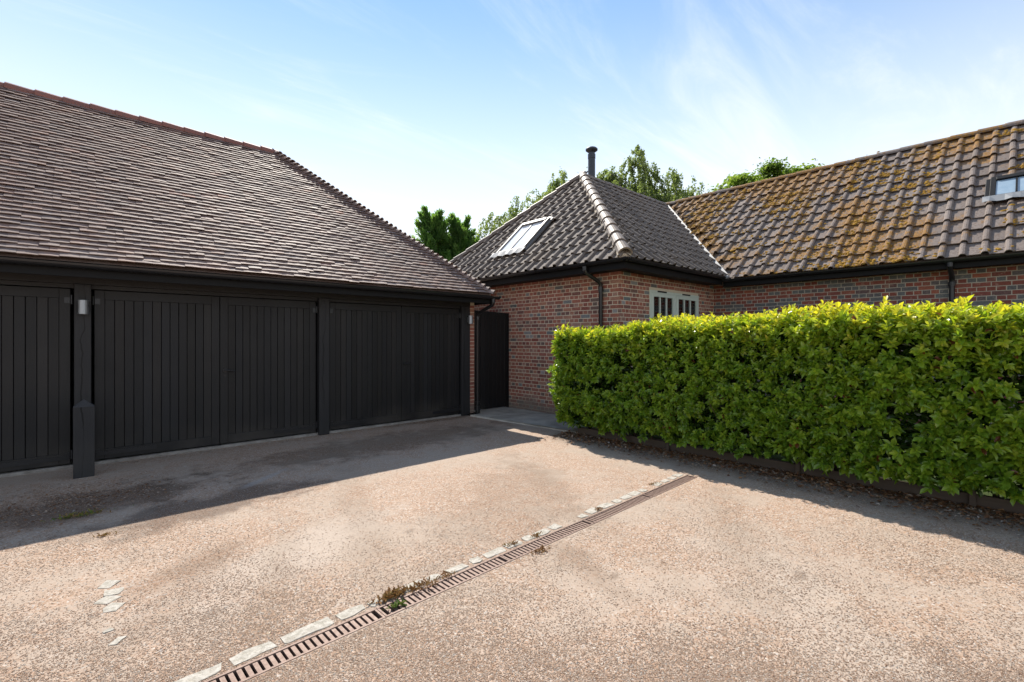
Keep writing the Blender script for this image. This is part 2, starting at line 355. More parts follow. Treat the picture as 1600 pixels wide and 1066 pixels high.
def ell(g, p, c, rx, ry, ang, soft, nz):
    """soft-edged irregular patch on the ground"""
    ca, sa = math.cos(ang), math.sin(ang)
    dx = g.math('SUBTRACT', p[0], c[0]); dy = g.math('SUBTRACT', p[1], c[1])
    a = g.math('DIVIDE', g.math('ADD', g.math('MULTIPLY', dx, ca), g.math('MULTIPLY', dy, sa)), rx)
    b = g.math('DIVIDE', g.math('SUBTRACT', g.math('MULTIPLY', dy, ca), g.math('MULTIPLY', dx, sa)), ry)
    r = g.math('SQRT', g.math('ADD', g.math('MULTIPLY', a, a), g.math('MULTIPLY', b, b)))
    return g.rng(g.math('ADD', r, nz), 1.0 + soft, 1.0 - soft)
def m_ground():
    g = G('bound_gravel'); p = xyz(g)
    v1 = g.vor(95); v2 = g.vor(58)
    cells = g.n('SeparateXYZ'); g.set(cells.inputs[0], v1.outputs['Color'])
    peb = g.ramp(cells.outputs[0], [(0, (0.24, 0.155, 0.105)), (0.2, (0.34, 0.225, 0.15)), (0.45, (0.40, 0.295, 0.22)), (0.68, (0.46, 0.355, 0.28)), (0.86, (0.37, 0.22, 0.14)), (0.95, (0.54, 0.49, 0.43)), (1, (0.27, 0.24, 0.22))])
    sand = g.mix(g.noise(240, 3, 0.7), (0.33, 0.26, 0.20), (0.45, 0.365, 0.295))
    bare = g.math('ADD', g.math('MULTIPLY', g.noise(0.9, 4, 0.6, None, 0.4), 0.7), g.math('MULTIPLY', g.noise(5, 4, 0.65), 0.35))
    bm = g.rng(bare, 0.46, 0.62)
    col = g.mix(g.math('MULTIPLY', bm, 0.75), peb, sand)
    gap = g.rng(v1.outputs['Distance'], 0.0, 0.0085)      # dark joint between pebbles comes from relief below
    nz = g.math('MULTIPLY', g.math('SUBTRACT', g.noise(2.6, 5, 0.65), 0.5), 3.0)
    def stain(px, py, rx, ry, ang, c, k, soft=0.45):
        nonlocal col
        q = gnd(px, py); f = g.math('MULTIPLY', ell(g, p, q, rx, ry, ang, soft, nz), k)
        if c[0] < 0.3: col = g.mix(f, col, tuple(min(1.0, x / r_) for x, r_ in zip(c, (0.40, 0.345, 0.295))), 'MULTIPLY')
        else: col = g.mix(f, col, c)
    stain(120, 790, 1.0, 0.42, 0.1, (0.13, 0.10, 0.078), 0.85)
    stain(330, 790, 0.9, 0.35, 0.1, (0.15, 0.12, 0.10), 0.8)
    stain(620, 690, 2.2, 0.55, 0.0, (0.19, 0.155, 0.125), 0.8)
    stain(300, 885, 0.33, 0.13, 0.5, (0.17, 0.11, 0.07), 0.5, 0.8)
    stain(800, 780, 1.2, 0.6, 0.6, (0.27, 0.22, 0.175), 0.5)
    stain(900, 870, 0.5, 0.10, 1.2, (0.19, 0.135, 0.095), 0.45, 0.8)
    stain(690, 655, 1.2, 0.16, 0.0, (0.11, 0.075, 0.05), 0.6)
    stain(420, 745, 0.30, 0.05, 0.7, (0.36, 0.34, 0.32), 0.5)
    stain(1250, 950, 1.0, 0.35, 0.9, (0.42, 0.345, 0.28), 0.6)
    stain(470, 860, 0.9, 0.3, 0.4, (0.44, 0.36, 0.295), 0.7)
    for px_, py_, rx, ry, an in ((560, 800, 1.9, 0.16, 1.25), (860, 760, 1.7, 0.15, 1.15), (430, 900, 0.8, 0.10, 1.2), (1150, 850, 1.4, 0.14, 0.5), (250, 960, 0.7, 0.12, 0.9)): stain(px_, py_, rx, ry, an, (0.29, 0.24, 0.195), 0.42, 0.7)
    for px_, py_, rx in ((480, 1010, 0.05), (330, 960, 0.06), (700, 960, 0.04), (1250, 900, 0.06), (960, 900, 0.05), (640, 830, 0.05), (1130, 985, 0.05)): stain(px_, py_, rx, rx * 0.6, 0.4, (0.15, 0.115, 0.09), 0.45, 0.6)
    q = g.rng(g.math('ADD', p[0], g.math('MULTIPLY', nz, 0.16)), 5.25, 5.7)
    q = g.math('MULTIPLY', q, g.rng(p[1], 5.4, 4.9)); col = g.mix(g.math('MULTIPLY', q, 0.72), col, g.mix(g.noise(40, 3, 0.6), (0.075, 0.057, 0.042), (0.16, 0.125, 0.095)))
    col = g.mix(g.math('MULTIPLY', g.rng(g.noise(14, 3, 0.7), 0.66, 0.72), 0.5), col, (0.13, 0.085, 0.055))
    h1 = g.math('SUBTRACT', 1.0, g.math('MULTIPLY', v1.outputs['Distance'], 1.3)); h1 = g.math('MULTIPLY', h1, g.math('SUBTRACT', 1.0, g.math('MULTIPLY', bm, 0.6)))
    nb = g.bump(h1, 0.003, 0.45); nb = g.bump(g.noise(6, 4, 0.6), 0.02, 0.5, nb)
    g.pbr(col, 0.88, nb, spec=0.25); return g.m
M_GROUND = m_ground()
def m_peb():
    g = G('loose_pebble'); t = g.tint()
    col = g.ramp(t[0], [(0, (0.22, 0.135, 0.09)), (0.2, (0.38, 0.24, 0.155)), (0.45, (0.44, 0.32, 0.235)), (0.68, (0.50, 0.385, 0.30)), (0.86, (0.43, 0.25, 0.155)), (0.95, (0.62, 0.55, 0.47)), (1, (0.25, 0.225, 0.205))])
    g.pbr(col, 0.7, None, spec=0.35); return g.m
M_PEB = m_peb()
def m_concrete(name, a, b, sc=5):
    g = G(name); n = g.noise(sc, 5, 0.65); f = g.noise(90, 3, 0.7)
    col = g.mix(g.rng(n, 0.3, 0.7), a, b); col = g.mix(g.math('MULTIPLY', g.rng(f, 0.55, 0.7), 0.35), col, tuple(x * 0.5 for x in a))
    g.pbr(col, 0.9, g.bump(g.math('ADD', f, n), 0.006, 0.8), spec=0.25); return g.m
M_SLAB = m_concrete('weathered_concrete', (0.32, 0.29, 0.245), (0.54, 0.50, 0.43), 2.5)
M_SETT = m_concrete('pale_stone', (0.33, 0.30, 0.245), (0.54, 0.50, 0.44), 30)
M_THRESH = m_concrete('concrete_threshold', (0.20, 0.18, 0.16), (0.34, 0.32, 0.29), 8)
def m_grate():
    g = G('rusty_grate'); n = g.noise(40, 4, 0.65)
    g.pbr(g.mix(g.rng(n, 0.3, 0.7), (0.16, 0.095, 0.07), (0.255, 0.175, 0.14)), 0.62, g.bump(n, 0.002, 0.6), 0.15, 0.4); return g.m
M_GRATE = m_grate(); M_TROUGH = m_plain('channel_concrete', (0.09, 0.08, 0.07), 0.9, 0, 0.3, 30, 0.004)

def m_leaf(name, stops, transl=0.35, rough=0.35, spec=0.5, tcol=(1.1, 1.15, 0.35)):
    g = G(name); t = g.tint(); n = g.noise(30, 2, 0.5)
    col = g.ramp(t[0], stops); col = g.mix(g.math('MULTIPLY', n, 0.35), col, g.mix(0.5, col, (0.03, 0.05, 0.01)))
    b = g.pbr(col, rough, None, spec=spec)
    tr = g.n('BsdfTranslucent'); vm = g.n('VectorMath', operation='MULTIPLY'); g.set(vm.inputs[0], col); vm.inputs[1].default_value = tcol
    g.set(tr.inputs['Color'], vm.outputs[0])
    mx = g.n('MixShader'); mx.inputs[0].default_value = transl
    g.nt.links.new(b.outputs[0], mx.inputs[1]); g.nt.links.new(tr.outputs[0], mx.inputs[2]); g.nt.links.new(mx.outputs[0], g.out.inputs[0]); return g.m
M_HLEAF = m_leaf('hedge_leaf', [(0, (0.03, 0.07, 0.013)), (0.12, (0.06, 0.125, 0.018)), (0.3, (0.155, 0.285, 0.028)), (0.55, (0.28, 0.425, 0.04)), (0.8, (0.42, 0.51, 0.05)), (0.95, (0.60, 0.58, 0.065)), (1, (0.18, 0.06, 0.025))], 0.46, 0.24, 0.6, (1.4, 1.35, 0.5))
M_TLEAF = {n: m_leaf(n + '_leaf', s, 0.72 if n == 'cypress' else 0.6, 0.5, 0.3, (1.2, 1.2, 0.6)) for n, s in {
    'birch': [(0, (0.13, 0.18, 0.075)), (0.5, (0.22, 0.29, 0.12)), (1, (0.34, 0.40, 0.19))],
    'cypress': [(0, (0.075, 0.17, 0.06)), (0.5, (0.17, 0.31, 0.09)), (1, (0.30, 0.43, 0.13))],
    'ash': [(0, (0.10, 0.17, 0.035)), (0.5, (0.18, 0.28, 0.055)), (1, (0.30, 0.38, 0.10))]}.items()}
M_BARK = m_plain('bark', (0.11, 0.085, 0.065), 0.9, 0, 0.4, 12, 0.01)
M_BIRCHBARK = m_plain('birch_bark', (0.36, 0.33, 0.29), 0.85, 0, 0.5, 6, 0.006)
M_TWIG = m_plain('hedge_twig', (0.075, 0.05, 0.034), 0.9, 0, 0.4, 20, 0.004)
M_LITTER = m_leaf('dead_leaf', [(0, (0.10, 0.045, 0.02)), (0.4, (0.20, 0.085, 0.04)), (0.75, (0.28, 0.15, 0.07)), (1, (0.42, 0.37, 0.32))], 0.1, 0.7, 0.3, (1, 1, 1))
M_WEED = m_leaf('weed', [(0, (0.24, 0.10, 0.035)), (0.45, (0.34, 0.20, 0.07)), (0.75, (0.20, 0.22, 0.04)), (1, (0.10, 0.20, 0.04))], 0.2, 0.7, 0.3, (1, 1, 0.8))
M_KERBWOOD = m_timber('weathered_edging_board', (0.075, 0.06, 0.05), 0.8, axis=(6, 0.6, 9))

# ------------------------------------------------------------------ ground, with a slot cut for the drain
D0 = np.array([-2.6, 2.375, 0]); D1 = np.array([5.12, 2.592, 0]); DD = (D1 - D0) / np.linalg.norm(D1 - D0); DN = np.array([-DD[1], DD[0], 0]); DW = 0.062
hole = [D0 - DN * DW, D1 - DN * DW, D1 + DN * DW, D0 + DN * DW]
m = MB(); out = [(-400, -400, 0), (400, -400, 0), (400, 400, 0), (-400, 400, 0)]
m.add(np.array(out + [tuple(h) for h in hole]), [(0, 1, 5, 4), (1, 2, 6, 5), (2, 3, 7, 6), (3, 0, 4, 7)])
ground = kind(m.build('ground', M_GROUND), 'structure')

# concrete slab in front of the gate
m = MB(); pts = [(5.80, 7.60), (5.86, 6.9), (6.0, 5.6), (6.05, 4.7), (7.09, 4.7), (7.09, 8.6), (6.06, 8.6), (6.06, 7.60)]
n = len(pts); V = [(x, y, 0.03) for x, y in pts] + [(x - (0.02 if i < 4 else 0), y, -0.02) for i, (x, y) in enumerate(pts)]
m.add(np.array(V), [tuple(range(n))] + [(i, (i + 1) % n, n + (i + 1) % n, n + i) for i in range(n)])
kind(m.build('concrete_path', M_SLAB), 'structure')

def m_added_ground():
    g = G('added_dark_ground'); n = g.noise(18, 5, 0.7)
    g.pbr(g.mix(n, (0.03, 0.05, 0.014), (0.085, 0.115, 0.035)), 0.95, g.bump(g.noise(90, 4, 0.7), 0.02, 1.0), spec=0.2); return g.m
m = MB(); m.add(np.array([(6.62, -6.5, 0.005), (10.77, -6.5, 0.005), (10.77, 4.93, 0.005), (6.62, 4.66, 0.005)]), [(0, 1, 2, 3)]); kind(m.build('added_dark_ground', m_added_ground()), 'structure')  # unseen dark ground, added to lower bounce light on the long wall

# ------------------------------------------------------------------ garage
XL = -6.2; GE = np.array([6.10, 7.28, 2.44]); GR = np.array([3.04, 10.78, 5.476])
garage = thing('timber_garage', (2.5, 9.5, 0), 'long black timber garage with hipped clay tile roof on the left', 'garage')
gw = MB()
gw.box(XL, 6.03, 13.9, 14.1, 0, 2.55); gw.box(XL, XL + 0.2, 7.9, 13.9, 0, 2.55); gw.box(5.90, 6.028, 7.9, 13.9, 0, 2.55)
gw.box(XL, 5.9, 8.3, 8.34, 0.02, 2.5)
gw.build('wall', M_DARK, garage)
# brick end pier of the right side wall
def brick_tpl(name, w, mat, h=0.063, d=0.03):
    b = 0.0022
    V = [(0, 0, -d), (w, 0, -d), (w, h, -d), (0, h, -d), (0, 0, 0), (w, 0, 0), (w, h, 0), (0, h, 0), (b, b, b), (w - b, b, b), (w - b, h - b, b), (b, h - b, b)]
    return Template(name, V, [(0, 1, 5, 4), (1, 2, 6, 5), (2, 3, 7, 6), (3, 0, 4, 7), (4, 5, 9, 8), (5, 6, 10, 9), (6, 7, 11, 10), (7, 4, 8, 11), (8, 9, 10, 11)], mat)
B_S = brick_tpl('brick', 0.215, M_BRICK); B_H = brick_tpl('brick', 0.1025, M_BRICK)
O_S = brick_tpl('brick', 0.215, M_BRICK_OLD); O_H = brick_tpl('brick', 0.1025, M_BRICK_OLD)
def lay(O, u, n, length, height, parent, tpl, vis, openings=(), z0=0.0, grey=0.0, off=0.0, headgrey=0.0):
    O = np.array(O, float); u = np.array(u, float); n = np.array(n, float); up = np.array([0, 0, 1.0]); res = []
    rows = int(height / 0.075) + 1
    for r in range(rows):
        z = z0 + r * 0.075
        if z + 0.03 > z0 + height: break
        head = r % 2 == 1; pw = 0.1125 if head else 0.225
        x = -off - (0.05625 if head else 0.0)
        while x < length - 0.02:
            a, b = max(x, 0.0), min(x + pw - 0.0122, length)
            x += pw
            if b - a < 0.03: continue
            segs = [(a, b)]
            for (o0, o1, oz0, oz1) in openings:
                if z + 0.065 > oz0 and z < oz1:
                    ns = []
                    for s0, s1 in segs:
                        if s1 <= o0 or s0 >= o1: ns.append((s0, s1)); continue
                        if s0 < o0 - 0.03: ns.append((s0, o0 - 0.004))
                        if s1 > o1 + 0.03: ns.append((o1 + 0.004, s1))
                    segs = ns
            for s0, s1 in segs:
                t = tpl[1] if head else tpl[0]; w0 = 0.1025 if head else 0.215
                tint = rng.random(3)
                if rng.random() < grey or (head and rng.random() < headgrey): tint[0] = 0.8 + 0.2 * rng.random()
                c = O + u * (s0 + s1) / 2 + up * (z + 0.0325)
                jit = rng.normal(0, 1, 3)
                ang = jit[0] * 0.006
                uu = u * math.cos(ang) + up * math.sin(ang); vv = -u * math.sin(ang) + up * math.cos(ang)
                M = frame(O + u * s0 + up * (z + jit[1] * 0.0012) + n * (-0.0006 + abs(jit[2]) * 0.0012), uu * ((s1 - s0) / w0), vv, n)
                px, py, f = proj(c); sc = 0
                if 0 <= px <= 1600 and vis(px, py, c): sc = (s1 - s0) / f ** 2
                res.append([t, M, tint, parent, sc])
    return res
gp = MB(); gp.box(5.902, 6.028, 7.772, 7.9, 0, 2.3); gpier = gp.build('pier', M_MORTAR, garage)
pb = []
for r in range(30):
    tint = rng.random(3) * 0.75
    M = frame(np.array([5.905, 7.772, r * 0.075 + 0.004]), np.array([0.12 / 0.215, 0, 0]), np.array([0, 0, 1.0]), np.array([0, -1.0, 0]))
    pb.append([B_S, M, tint, gpier, 1])
    M = frame(np.array([6.028, 7.772 + (0.0 if r % 2 else 0.0), r * 0.075 + 0.004]), np.array([0, 0.6, 0]), np.array([0, 0, 1.0]), np.array([1.0, 0, 0]))
    pb.append([B_S, M, tint, gpier, 1])
scatter_pieces(pb, 'brick', 'brick_courses', M_BRICK, 100)

# beams, soffit, fascia
m = MB(); m.box(XL, 5.90, 7.74, 7.94, 2.215, 2.36); m.build('lintel_beam', M_BEAM, garage)
m = MB(); m.box(XL, 5.90, 7.79, 7.93, 2.165, 2.213); m.build('head_rail', M_BEAM, garage)
m = MB(); m.box(XL, 6.12, 7.31, 7.335, 2.258, 2.42); m.box(6.095, 6.12, 7.337, 14.1, 2.258, 2.42); m.build('fascia', M_FASCIA, garage)
m = MB(); m.box(XL, 6.09, 7.337, 7.9, 2.362, 2.38); m.box(6.03, 6.09, 7.9, 14.1, 2.362, 2.38); m.build('soffit', M_FASCIA, garage)
def gutter_profile(r=0.056, t=0.004, seg=9):
    a = np.linspace(math.pi, 2 * math.pi, seg); o = [(r * math.cos(x), r * math.sin(x)) for x in a]; i = [((r - t) * math.cos(x), (r - t) * math.sin(x)) for x in a[::-1]]
    return o + i
GP = gutter_profile()
m = MB(); m.sweep(GP, (XL, 7.25, 2.40), (6.25, 7.25, 2.40)); m.sweep(GP, (6.19, 7.20, 2.398), (6.19, 14.1, 2.398))
ggut = m.build('gutter', M_PLASTIC, garage, smooth=False)
for x in (-5.0, -3.4, -1.6, 0.16, 0.37, 1.6, 2.75, 4.0, 5.3):
    m = MB(); m.sweep(gutter_profile(0.061, 0.005), (x, 7.25, 2.401), (x + (0.09 if x in (0.16, 2.75) else 0.03), 7.25, 2.401)); m.build('gutter_bracket', M_PLASTIC, ggut)
m = MB(); c0 = (6.36, 7.37, 2.415); m.add(np.array([[6.25, 7.25 + a, 2.40 + b] for a, b in GP[:9]]), [tuple(range(9))]); m.build('stop_end', M_PLASTIC, ggut)

# roof deck
gd = MB()
e0 = np.array([XL, 7.30, 2.425]); e1 = np.array([6.08, 7.30, 2.425]); e2 = np.array([6.08, 14.28, 2.425]); e3 = np.array([XL, 14.28, 2.425]); rA = np.array([XL, GR[1], GR[2] - 0.02]); rB = GR - np.array([0, 0, 0.02])
gd.add(np.array([e0, e1, e2, e3, rA, rB]), [(0, 1, 5, 4), (1, 2, 5), (2, 3, 4, 5), (3, 0, 4), (0, 3, 2, 1)])
groof = gd.build('roof', M_PTILE, garage)
def tile_plain():
    w, L, t = 0.1642, 0.195, 0.014; V = []; F = []
    us = [0, w * 0.5, w]; cz = [0, 0.0018, 0]
    for v, zt in ((0, 0.052), (L, 0.013)):
        for u, c in zip(us, cz): V.append((u, v, zt + c))
    for u, c in zip(us, cz): V.append((u, 0.004, 0.052 + c - t))          # 6,7,8 lower tail edge
    V += [(0, L, 0.0), (w, L, 0.0)]
    F = [(0, 1, 4, 3), (1, 2, 5, 4), (6, 7, 1, 0), (7, 8, 2, 1), (6, 0, 3, 9), (2, 8, 10, 5)]
    return Template('roof_tile', V, F, M_PTILE)
T_P = tile_plain()
def unit(v): v = np.asarray(v, float); return v / np.linalg.norm(v)
def plain_roof(O, u, v, n, U0, U1, gauge, rows, parent, vis):
    """U0(s), U1(s): extent along u at slope distance s"""
    res = []
    for r in range(rows):
        s = r * gauge - 0.015; a, b = U0(max(s, 0)), U1(max(s, 0)); x = math.floor(a / 0.165) * 0.165 + (0.0825 if r % 2 else 0)
        while x < b:
            s0, s1 = max(x, a), min(x + 0.1642, b); x += 0.165
            if s1 - s0 < 0.02: continue
            j = rng.normal(0, 1, 4); ang = j[0] * 0.010; slip = 0.016 * abs(j[3]) if rng.random() < 0.08 else 0
            lift = 0.006 * math.sin(s0 * 1.1 + s * 0.8) + 0.0022 * j[1]; tl = j[2] * 0.008
            uu = unit(u * math.cos(ang) + v * math.sin(ang) + n * tl); nn = unit(n - uu * (n @ uu)); vv = np.cross(nn, uu)
            P = O + u * s0 + v * (s - slip + 0.002 * j[3]) + n * lift
            c = P + u * 0.08; px, py, f = proj(c); sc = 0
            if 0 <= px <= 1600 and 0 <= py and vis(px, py, c): sc = (s1 - s0) / f ** 2
            res.append([T_P, frame(P, uu * ((s1 - s0) / 0.1642), vv, nn), rng.random(3), parent, sc])
    return res
SL = math.hypot(GR[1] - GE[1], GR[2] - GE[2]); gv = unit([0, GR[1] - GE[1], GR[2] - GE[2]]); gn = np.array([0, -gv[2], gv[1]])
NR = 48; gg = SL / NR
pc = plain_roof(np.array([0, GE[1], GE[2]]), np.array([1.0, 0, 0]), gv, gn, lambda s: XL + 0.01, lambda s: GE[0] + (GR[0] - GE[0]) * s / SL - 0.02, gg, NR, groof, lambda px, py, c: py > 100)
hv = unit([GR[0] - GE[0], 0, GR[2] - GE[2]]); hn = np.array([hv[2] * 1.0, 0, -hv[0]]); SH = math.hypot(GR[0] - GE[0], GR[2] - GE[2])
pc += plain_roof(np.array([GE[0], GE[1], GE[2]]), np.array([0, 1.0, 0]), hv, hn, lambda s: 0.02 + 3.50 * s / SH, lambda s: 7.0 - 3.50 * s / SH, SH / NR, NR, groof, lambda px, py, c: False)
scatter_pieces(pc, 'roof_tile', 'roof_tile_field', M_PTILE, 300)
# bonnet hip tiles
def bonnet():
    L, V, F, S = 0.30, [], [], 7
    for v, rr, z in ((0, 0.14, 0.05), (L, 0.075, -0.005)):
        for k in range(S):
            a = R(-68) + R(136) * k / (S - 1); V.append((rr * math.sin(a), v, rr * math.cos(a) - rr * 0.72 + z))
    for k in range(S):
        a = R(-68) + R(136) * k / (S - 1); rr = 0.124; V.append((rr * math.sin(a), 0.004, rr * math.cos(a) - 0.14 * 0.72 + 0.05))
    for k in range(S - 1): F.append((k, k + 1, S + k + 1, S + k)); F.append((2 * S + k, 2 * S + k + 1, k + 1, k))
    return Template('bonnet_tile', V, F, M_PTILE)
T_B = bonnet()
hd = unit(GR - GE); side = unit(np.cross(hd, [0, 0, 1])); hnrm = np.cross(side, hd); HL = np.linalg.norm(GR - GE); bl = []
for k in range(NR):
    s = HL * (k - 0.15) / NR; tilt = R(13) + rng.normal(0, 0.03); yaw = rng.normal(0, 0.04)
    d = unit(hd * math.cos(tilt) - hnrm * math.sin(tilt) + side * yaw); sd = unit(np.cross(d, hnrm)); nn = np.cross(sd, d)
    bl.append([T_B, frame(GE + hd * s + hnrm * 0.018, sd, d, nn), rng.random(3), groof, 1])
scatter_pieces(bl, 'bonnet_tile', 'bonnet_tiles', M_PTILE, 100)
def halfround(name, r, L, mat, arc=180, drop=0.0, seg=8, flare=0.012):
    V, F = [], []; a = np.radians(np.linspace(90 - arc / 2, 90 + arc / 2, seg + 1))
    for v, rr in ((0, r + flare), (L, r)):
        for x in a: V.append((rr * math.cos(x), v, rr * math.sin(x)))
    for x in a: V.append(((r - 0.012) * math.cos(x), 0, (r - 0.012) * math.sin(x)))
    for x in a: V.append(((r - 0.012) * math.cos(x), L, (r - 0.012) * math.sin(x)))
    S = seg + 1
    for k in range(seg): F += [(k, k + 1, S + k + 1, S + k), (2 * S + k, 2 * S + k + 1, k + 1, k), (3 * S + k, 3 * S + k + 1, S + k + 1, S + k)]
    return Template(name, V, F, mat)
T_R = halfround('ridge_tile', 0.115, 0.338, M_RIDGE, flare=0.02); rl = []
for k in range(28):
    x = GR[0] + 0.06 - (k + 1) * 0.33
    if x < XL: break
    j = rng.normal(0, 1, 3)
    rl.append([T_R, frame(np.array([x, GR[1] + 0.003 * j[0], GR[2] - 0.055 + 0.003 * j[1]]), np.array([0, -1.0, 0]), unit([1, 0.004 * j[2], 0.004 * j[0]]), np.array([0, 0, 1.0])), rng.random(3), groof, 1])
scatter_pieces(rl, 'ridge_tile', 'ridge_tiles', M_RIDGE, 60)
# posts
PB = (2.83, 3.02)
for key, x0, x1, y0 in ((0.035, -0.05, 0.105, 7.715), (2.925, 2.845, 3.01, 7.715), (5.76, 5.685, 5.895, 7.735)):
    m = MB(); m.box(x0, x1, y0, 7.93, 0, 2.214); m.build('post', M_POST[key], garage, bevel=0.006)
for x0, x1 in ((-2.92, -2.76), (-5.75, -5.6)):
    m = MB(); m.box(x0, x1, 7.715, 7.93, 0, 2.214); m.build('post', M_POST[0.035], garage, bevel=0.006)
# threshold
m = MB(); m.box(-5.6, 5.685, 7.775, 8.3, -0.05, 0.035); m.build('threshold', M_THRESH, garage)
# door leaves
def leaf(x0, x1, handle, hinge_left, nb):
    zb, zt = 0.055, 2.155; st = 0.098
    f = MB()
    f.box(x0, x0 + st, 7.792, 7.84, zb, zt); f.box(x1 - st, x1, 7.792, 7.84, zb, zt)
    f.box(x0 + st, x1 - st, 7.794, 7.84, zt - 0.115, zt); f.box(x0 + st, x1 - st, 7.794, 7.84, zb, zb + 0.125)
    f.box(x0 + 0.01, x1 - 0.01, 7.842, 7.86, zb + 0.01, zt - 0.01)
    d = f.build('door', M_DOOR, garage, bevel=0.003)
    w = (x1 - x0 - 2 * st) / nb
    for k in range(nb):
        a = x0 + st + k * w; b = MB(); g1, g2 = 0.0012 + 0.0012 * rng.random(), 0.0012 + 0.0012 * rng.random(); y = 7.797 + 0.0025 * rng.random()
        V = [(a + g1, 7.84, 0), (a + g1, y + 0.005, 0), (a + g1 + 0.003, y, 0), (a + w - g2 - 0.003, y, 0), (a + w - g2, y + 0.005, 0), (a + w - g2, 7.84, 0)]
        z0, z1 = zb + 0.127, zt - 0.117
        V = [(p[0], p[1], z0) for p in V] + [(p[0], p[1], z1) for p in V]
        b.add(np.array(V), [(i, i + 1, 7 + i, 6 + i) for i in range(5)], rng.random(3))
        b.build('board', M_DOOR, d)
    # strap on the bottom rail and two hinges on the hanging side
    s = MB()
    if hinge_left: s.box(x0 + 0.01, x0 + 0.62, 7.780, 7.791, zb + 0.05, zb + 0.10)
    else: s.box(x1 - 0.62, x1 - 0.01, 7.780, 7.791, zb + 0.05, zb + 0.10)
    s.build('strap', M_IRON, d)
    hx = x0 if hinge_left else x1
    for z in (0.12, 1.98):
        s = MB(); sg = 1 if hinge_left else -1
        s.box(min(hx + sg * 0.005, hx + sg * 0.055), max(hx + sg * 0.005, hx + sg * 0.055), 7.783, 7.7915, z, z + 0.07)
        s.tube([(hx - sg * 0.012, 7.778, z - 0.01), (hx - sg * 0.012, 7.778, z + 0.10)], 0.011, 8); s.build('hinge', M_IRON, d)
    if handle:
        hx = x0 + 0.06; s = MB()
        s.tube([(hx, 7.791, 1.10), (hx, 7.783, 1.10)], [0.032, 0.030], 12); s.tube([(hx, 7.785, 1.10), (hx, 7.745, 1.10)], 0.010, 8)
        s.tube([(hx - 0.008, 7.742, 1.10), (hx + 0.03, 7.738, 1.106), (hx + 0.07, 7.740, 1.100), (hx + 0.105, 7.746, 1.088), (hx + 0.118, 7.748, 1.098)], [0.011, 0.010, 0.009, 0.008, 0.009], 8)
        s.tube([(hx, 7.7915, 1.03), (hx, 7.786, 1.03)], 0.014, 8); s.build('handle', M_IRON, d, smooth=True)
for (a, b) in ((0.125, 2.825), (3.03, 5.665), (-2.74, -0.075), (-5.58, -2.94)):
    mid = (a + b) / 2 - (0.0 if a != 0.125 else 0.0)
    if a == 0.125: mid = 1.475
    if a == 3.03: mid = 4.36
    leaf(a + 0.008, mid - 0.004, False, True, 12); leaf(mid + 0.004, b - 0.008, True, False, 12)
# downpipe
m = MB(); m.tube([(6.10, 7.25, 2.38), (6.10, 7.25, 2.28), (6.10, 7.28, 2.23), (6.07, 7.63, 2.10), (6.06, 7.68, 2.05), (6.06, 7.70, 1.98), (6.06, 7.70, 0.16)], 0.035, 12)
gdp = m.build('downpipe', M_PLASTIC, garage, smooth=True)
for z0, z1, r in ((1.95, 2.03, 0.042), (2.28, 2.36, 0.042), (0.20, 0.26, 0.05), (0.09, 0.17, 0.062), (0.0, 0.09, 0.05)):
    m = MB(); m.tube([(6.06 if z1 < 2.2 else 6.10, 7.70 if z1 < 2.2 else 7.25, z0), (6.06 if z1 < 2.2 else 6.10, 7.70 if z1 < 2.2 else 7.25, z1)], r, 12); m.build('pipe_socket', M_PLASTIC, gdp)

# wall lamps
def lamp(x, y, z, label, group):
    L = thing('wall_lamp', (x, y + 0.06, z), label, 'lamp', group)
    m = MB(); r = 0.05; prof = [(z, r - 0.006), (z, r), (z + 0.165, r), (z + 0.165, r - 0.006)]
    m.tube([(x, y, z), (x, y, z + 0.165)], r, 20, caps=False); m.tube([(x, y, z + 0.002), (x, y, z + 0.163)], r - 0.004, 20, caps=False)
    m.tube([(x, y, z + 0.03), (x, y, z + 0.135)], r - 0.006, 20); m.build('lamp_body', M_LAMP, L, smooth=False)
    m = MB(); m.box(x - 0.035, x + 0.035, y + 0.045, y + 0.0645, z + 0.03, z + 0.135); m.build('bracket', M_LAMP, L)
lamp(0.032, 7.65, 1.85, 'grey cylinder wall lamp on the cracked black post behind the bollard', 'wall lamps')
lamp(5.855, 7.67, 1.86, 'grey cylinder wall lamp on the end post beside the brick pier', 'wall lamps')

# bollard
bol = thing('bollard', (0.035, 7.245, 0), 'short square black timber bollard with pointed cap before the garage', 'bollard')
m = MB(); x0, x1, y0, y1 = -0.055, 0.125, 7.15, 7.33
V = [(x0, y0, -0.05), (x1, y0, -0.05), (x1, y1, -0.05), (x0, y1, -0.05), (x0, y0, 0.79), (x1, y0, 0.79), (x1, y1, 0.79), (x0, y1, 0.79)]
m.add(np.array(V), [(0, 1, 5, 4), (1, 2, 6, 5), (2, 3, 7, 6), (3, 0, 4, 7)]); m.build('shaft', M_BOLLARD, bol)
m = MB(); m.add(np.array([(x0, y0, 0.79), (x1, y0, 0.79), (x1, y1, 0.79), (x0, y1, 0.79), (0.035, 7.24, 0.868)]), [(0, 1, 4), (1, 2, 4), (2, 3, 4), (3, 0, 4)]); m.build('pointed_cap', M_BCAP, bol)

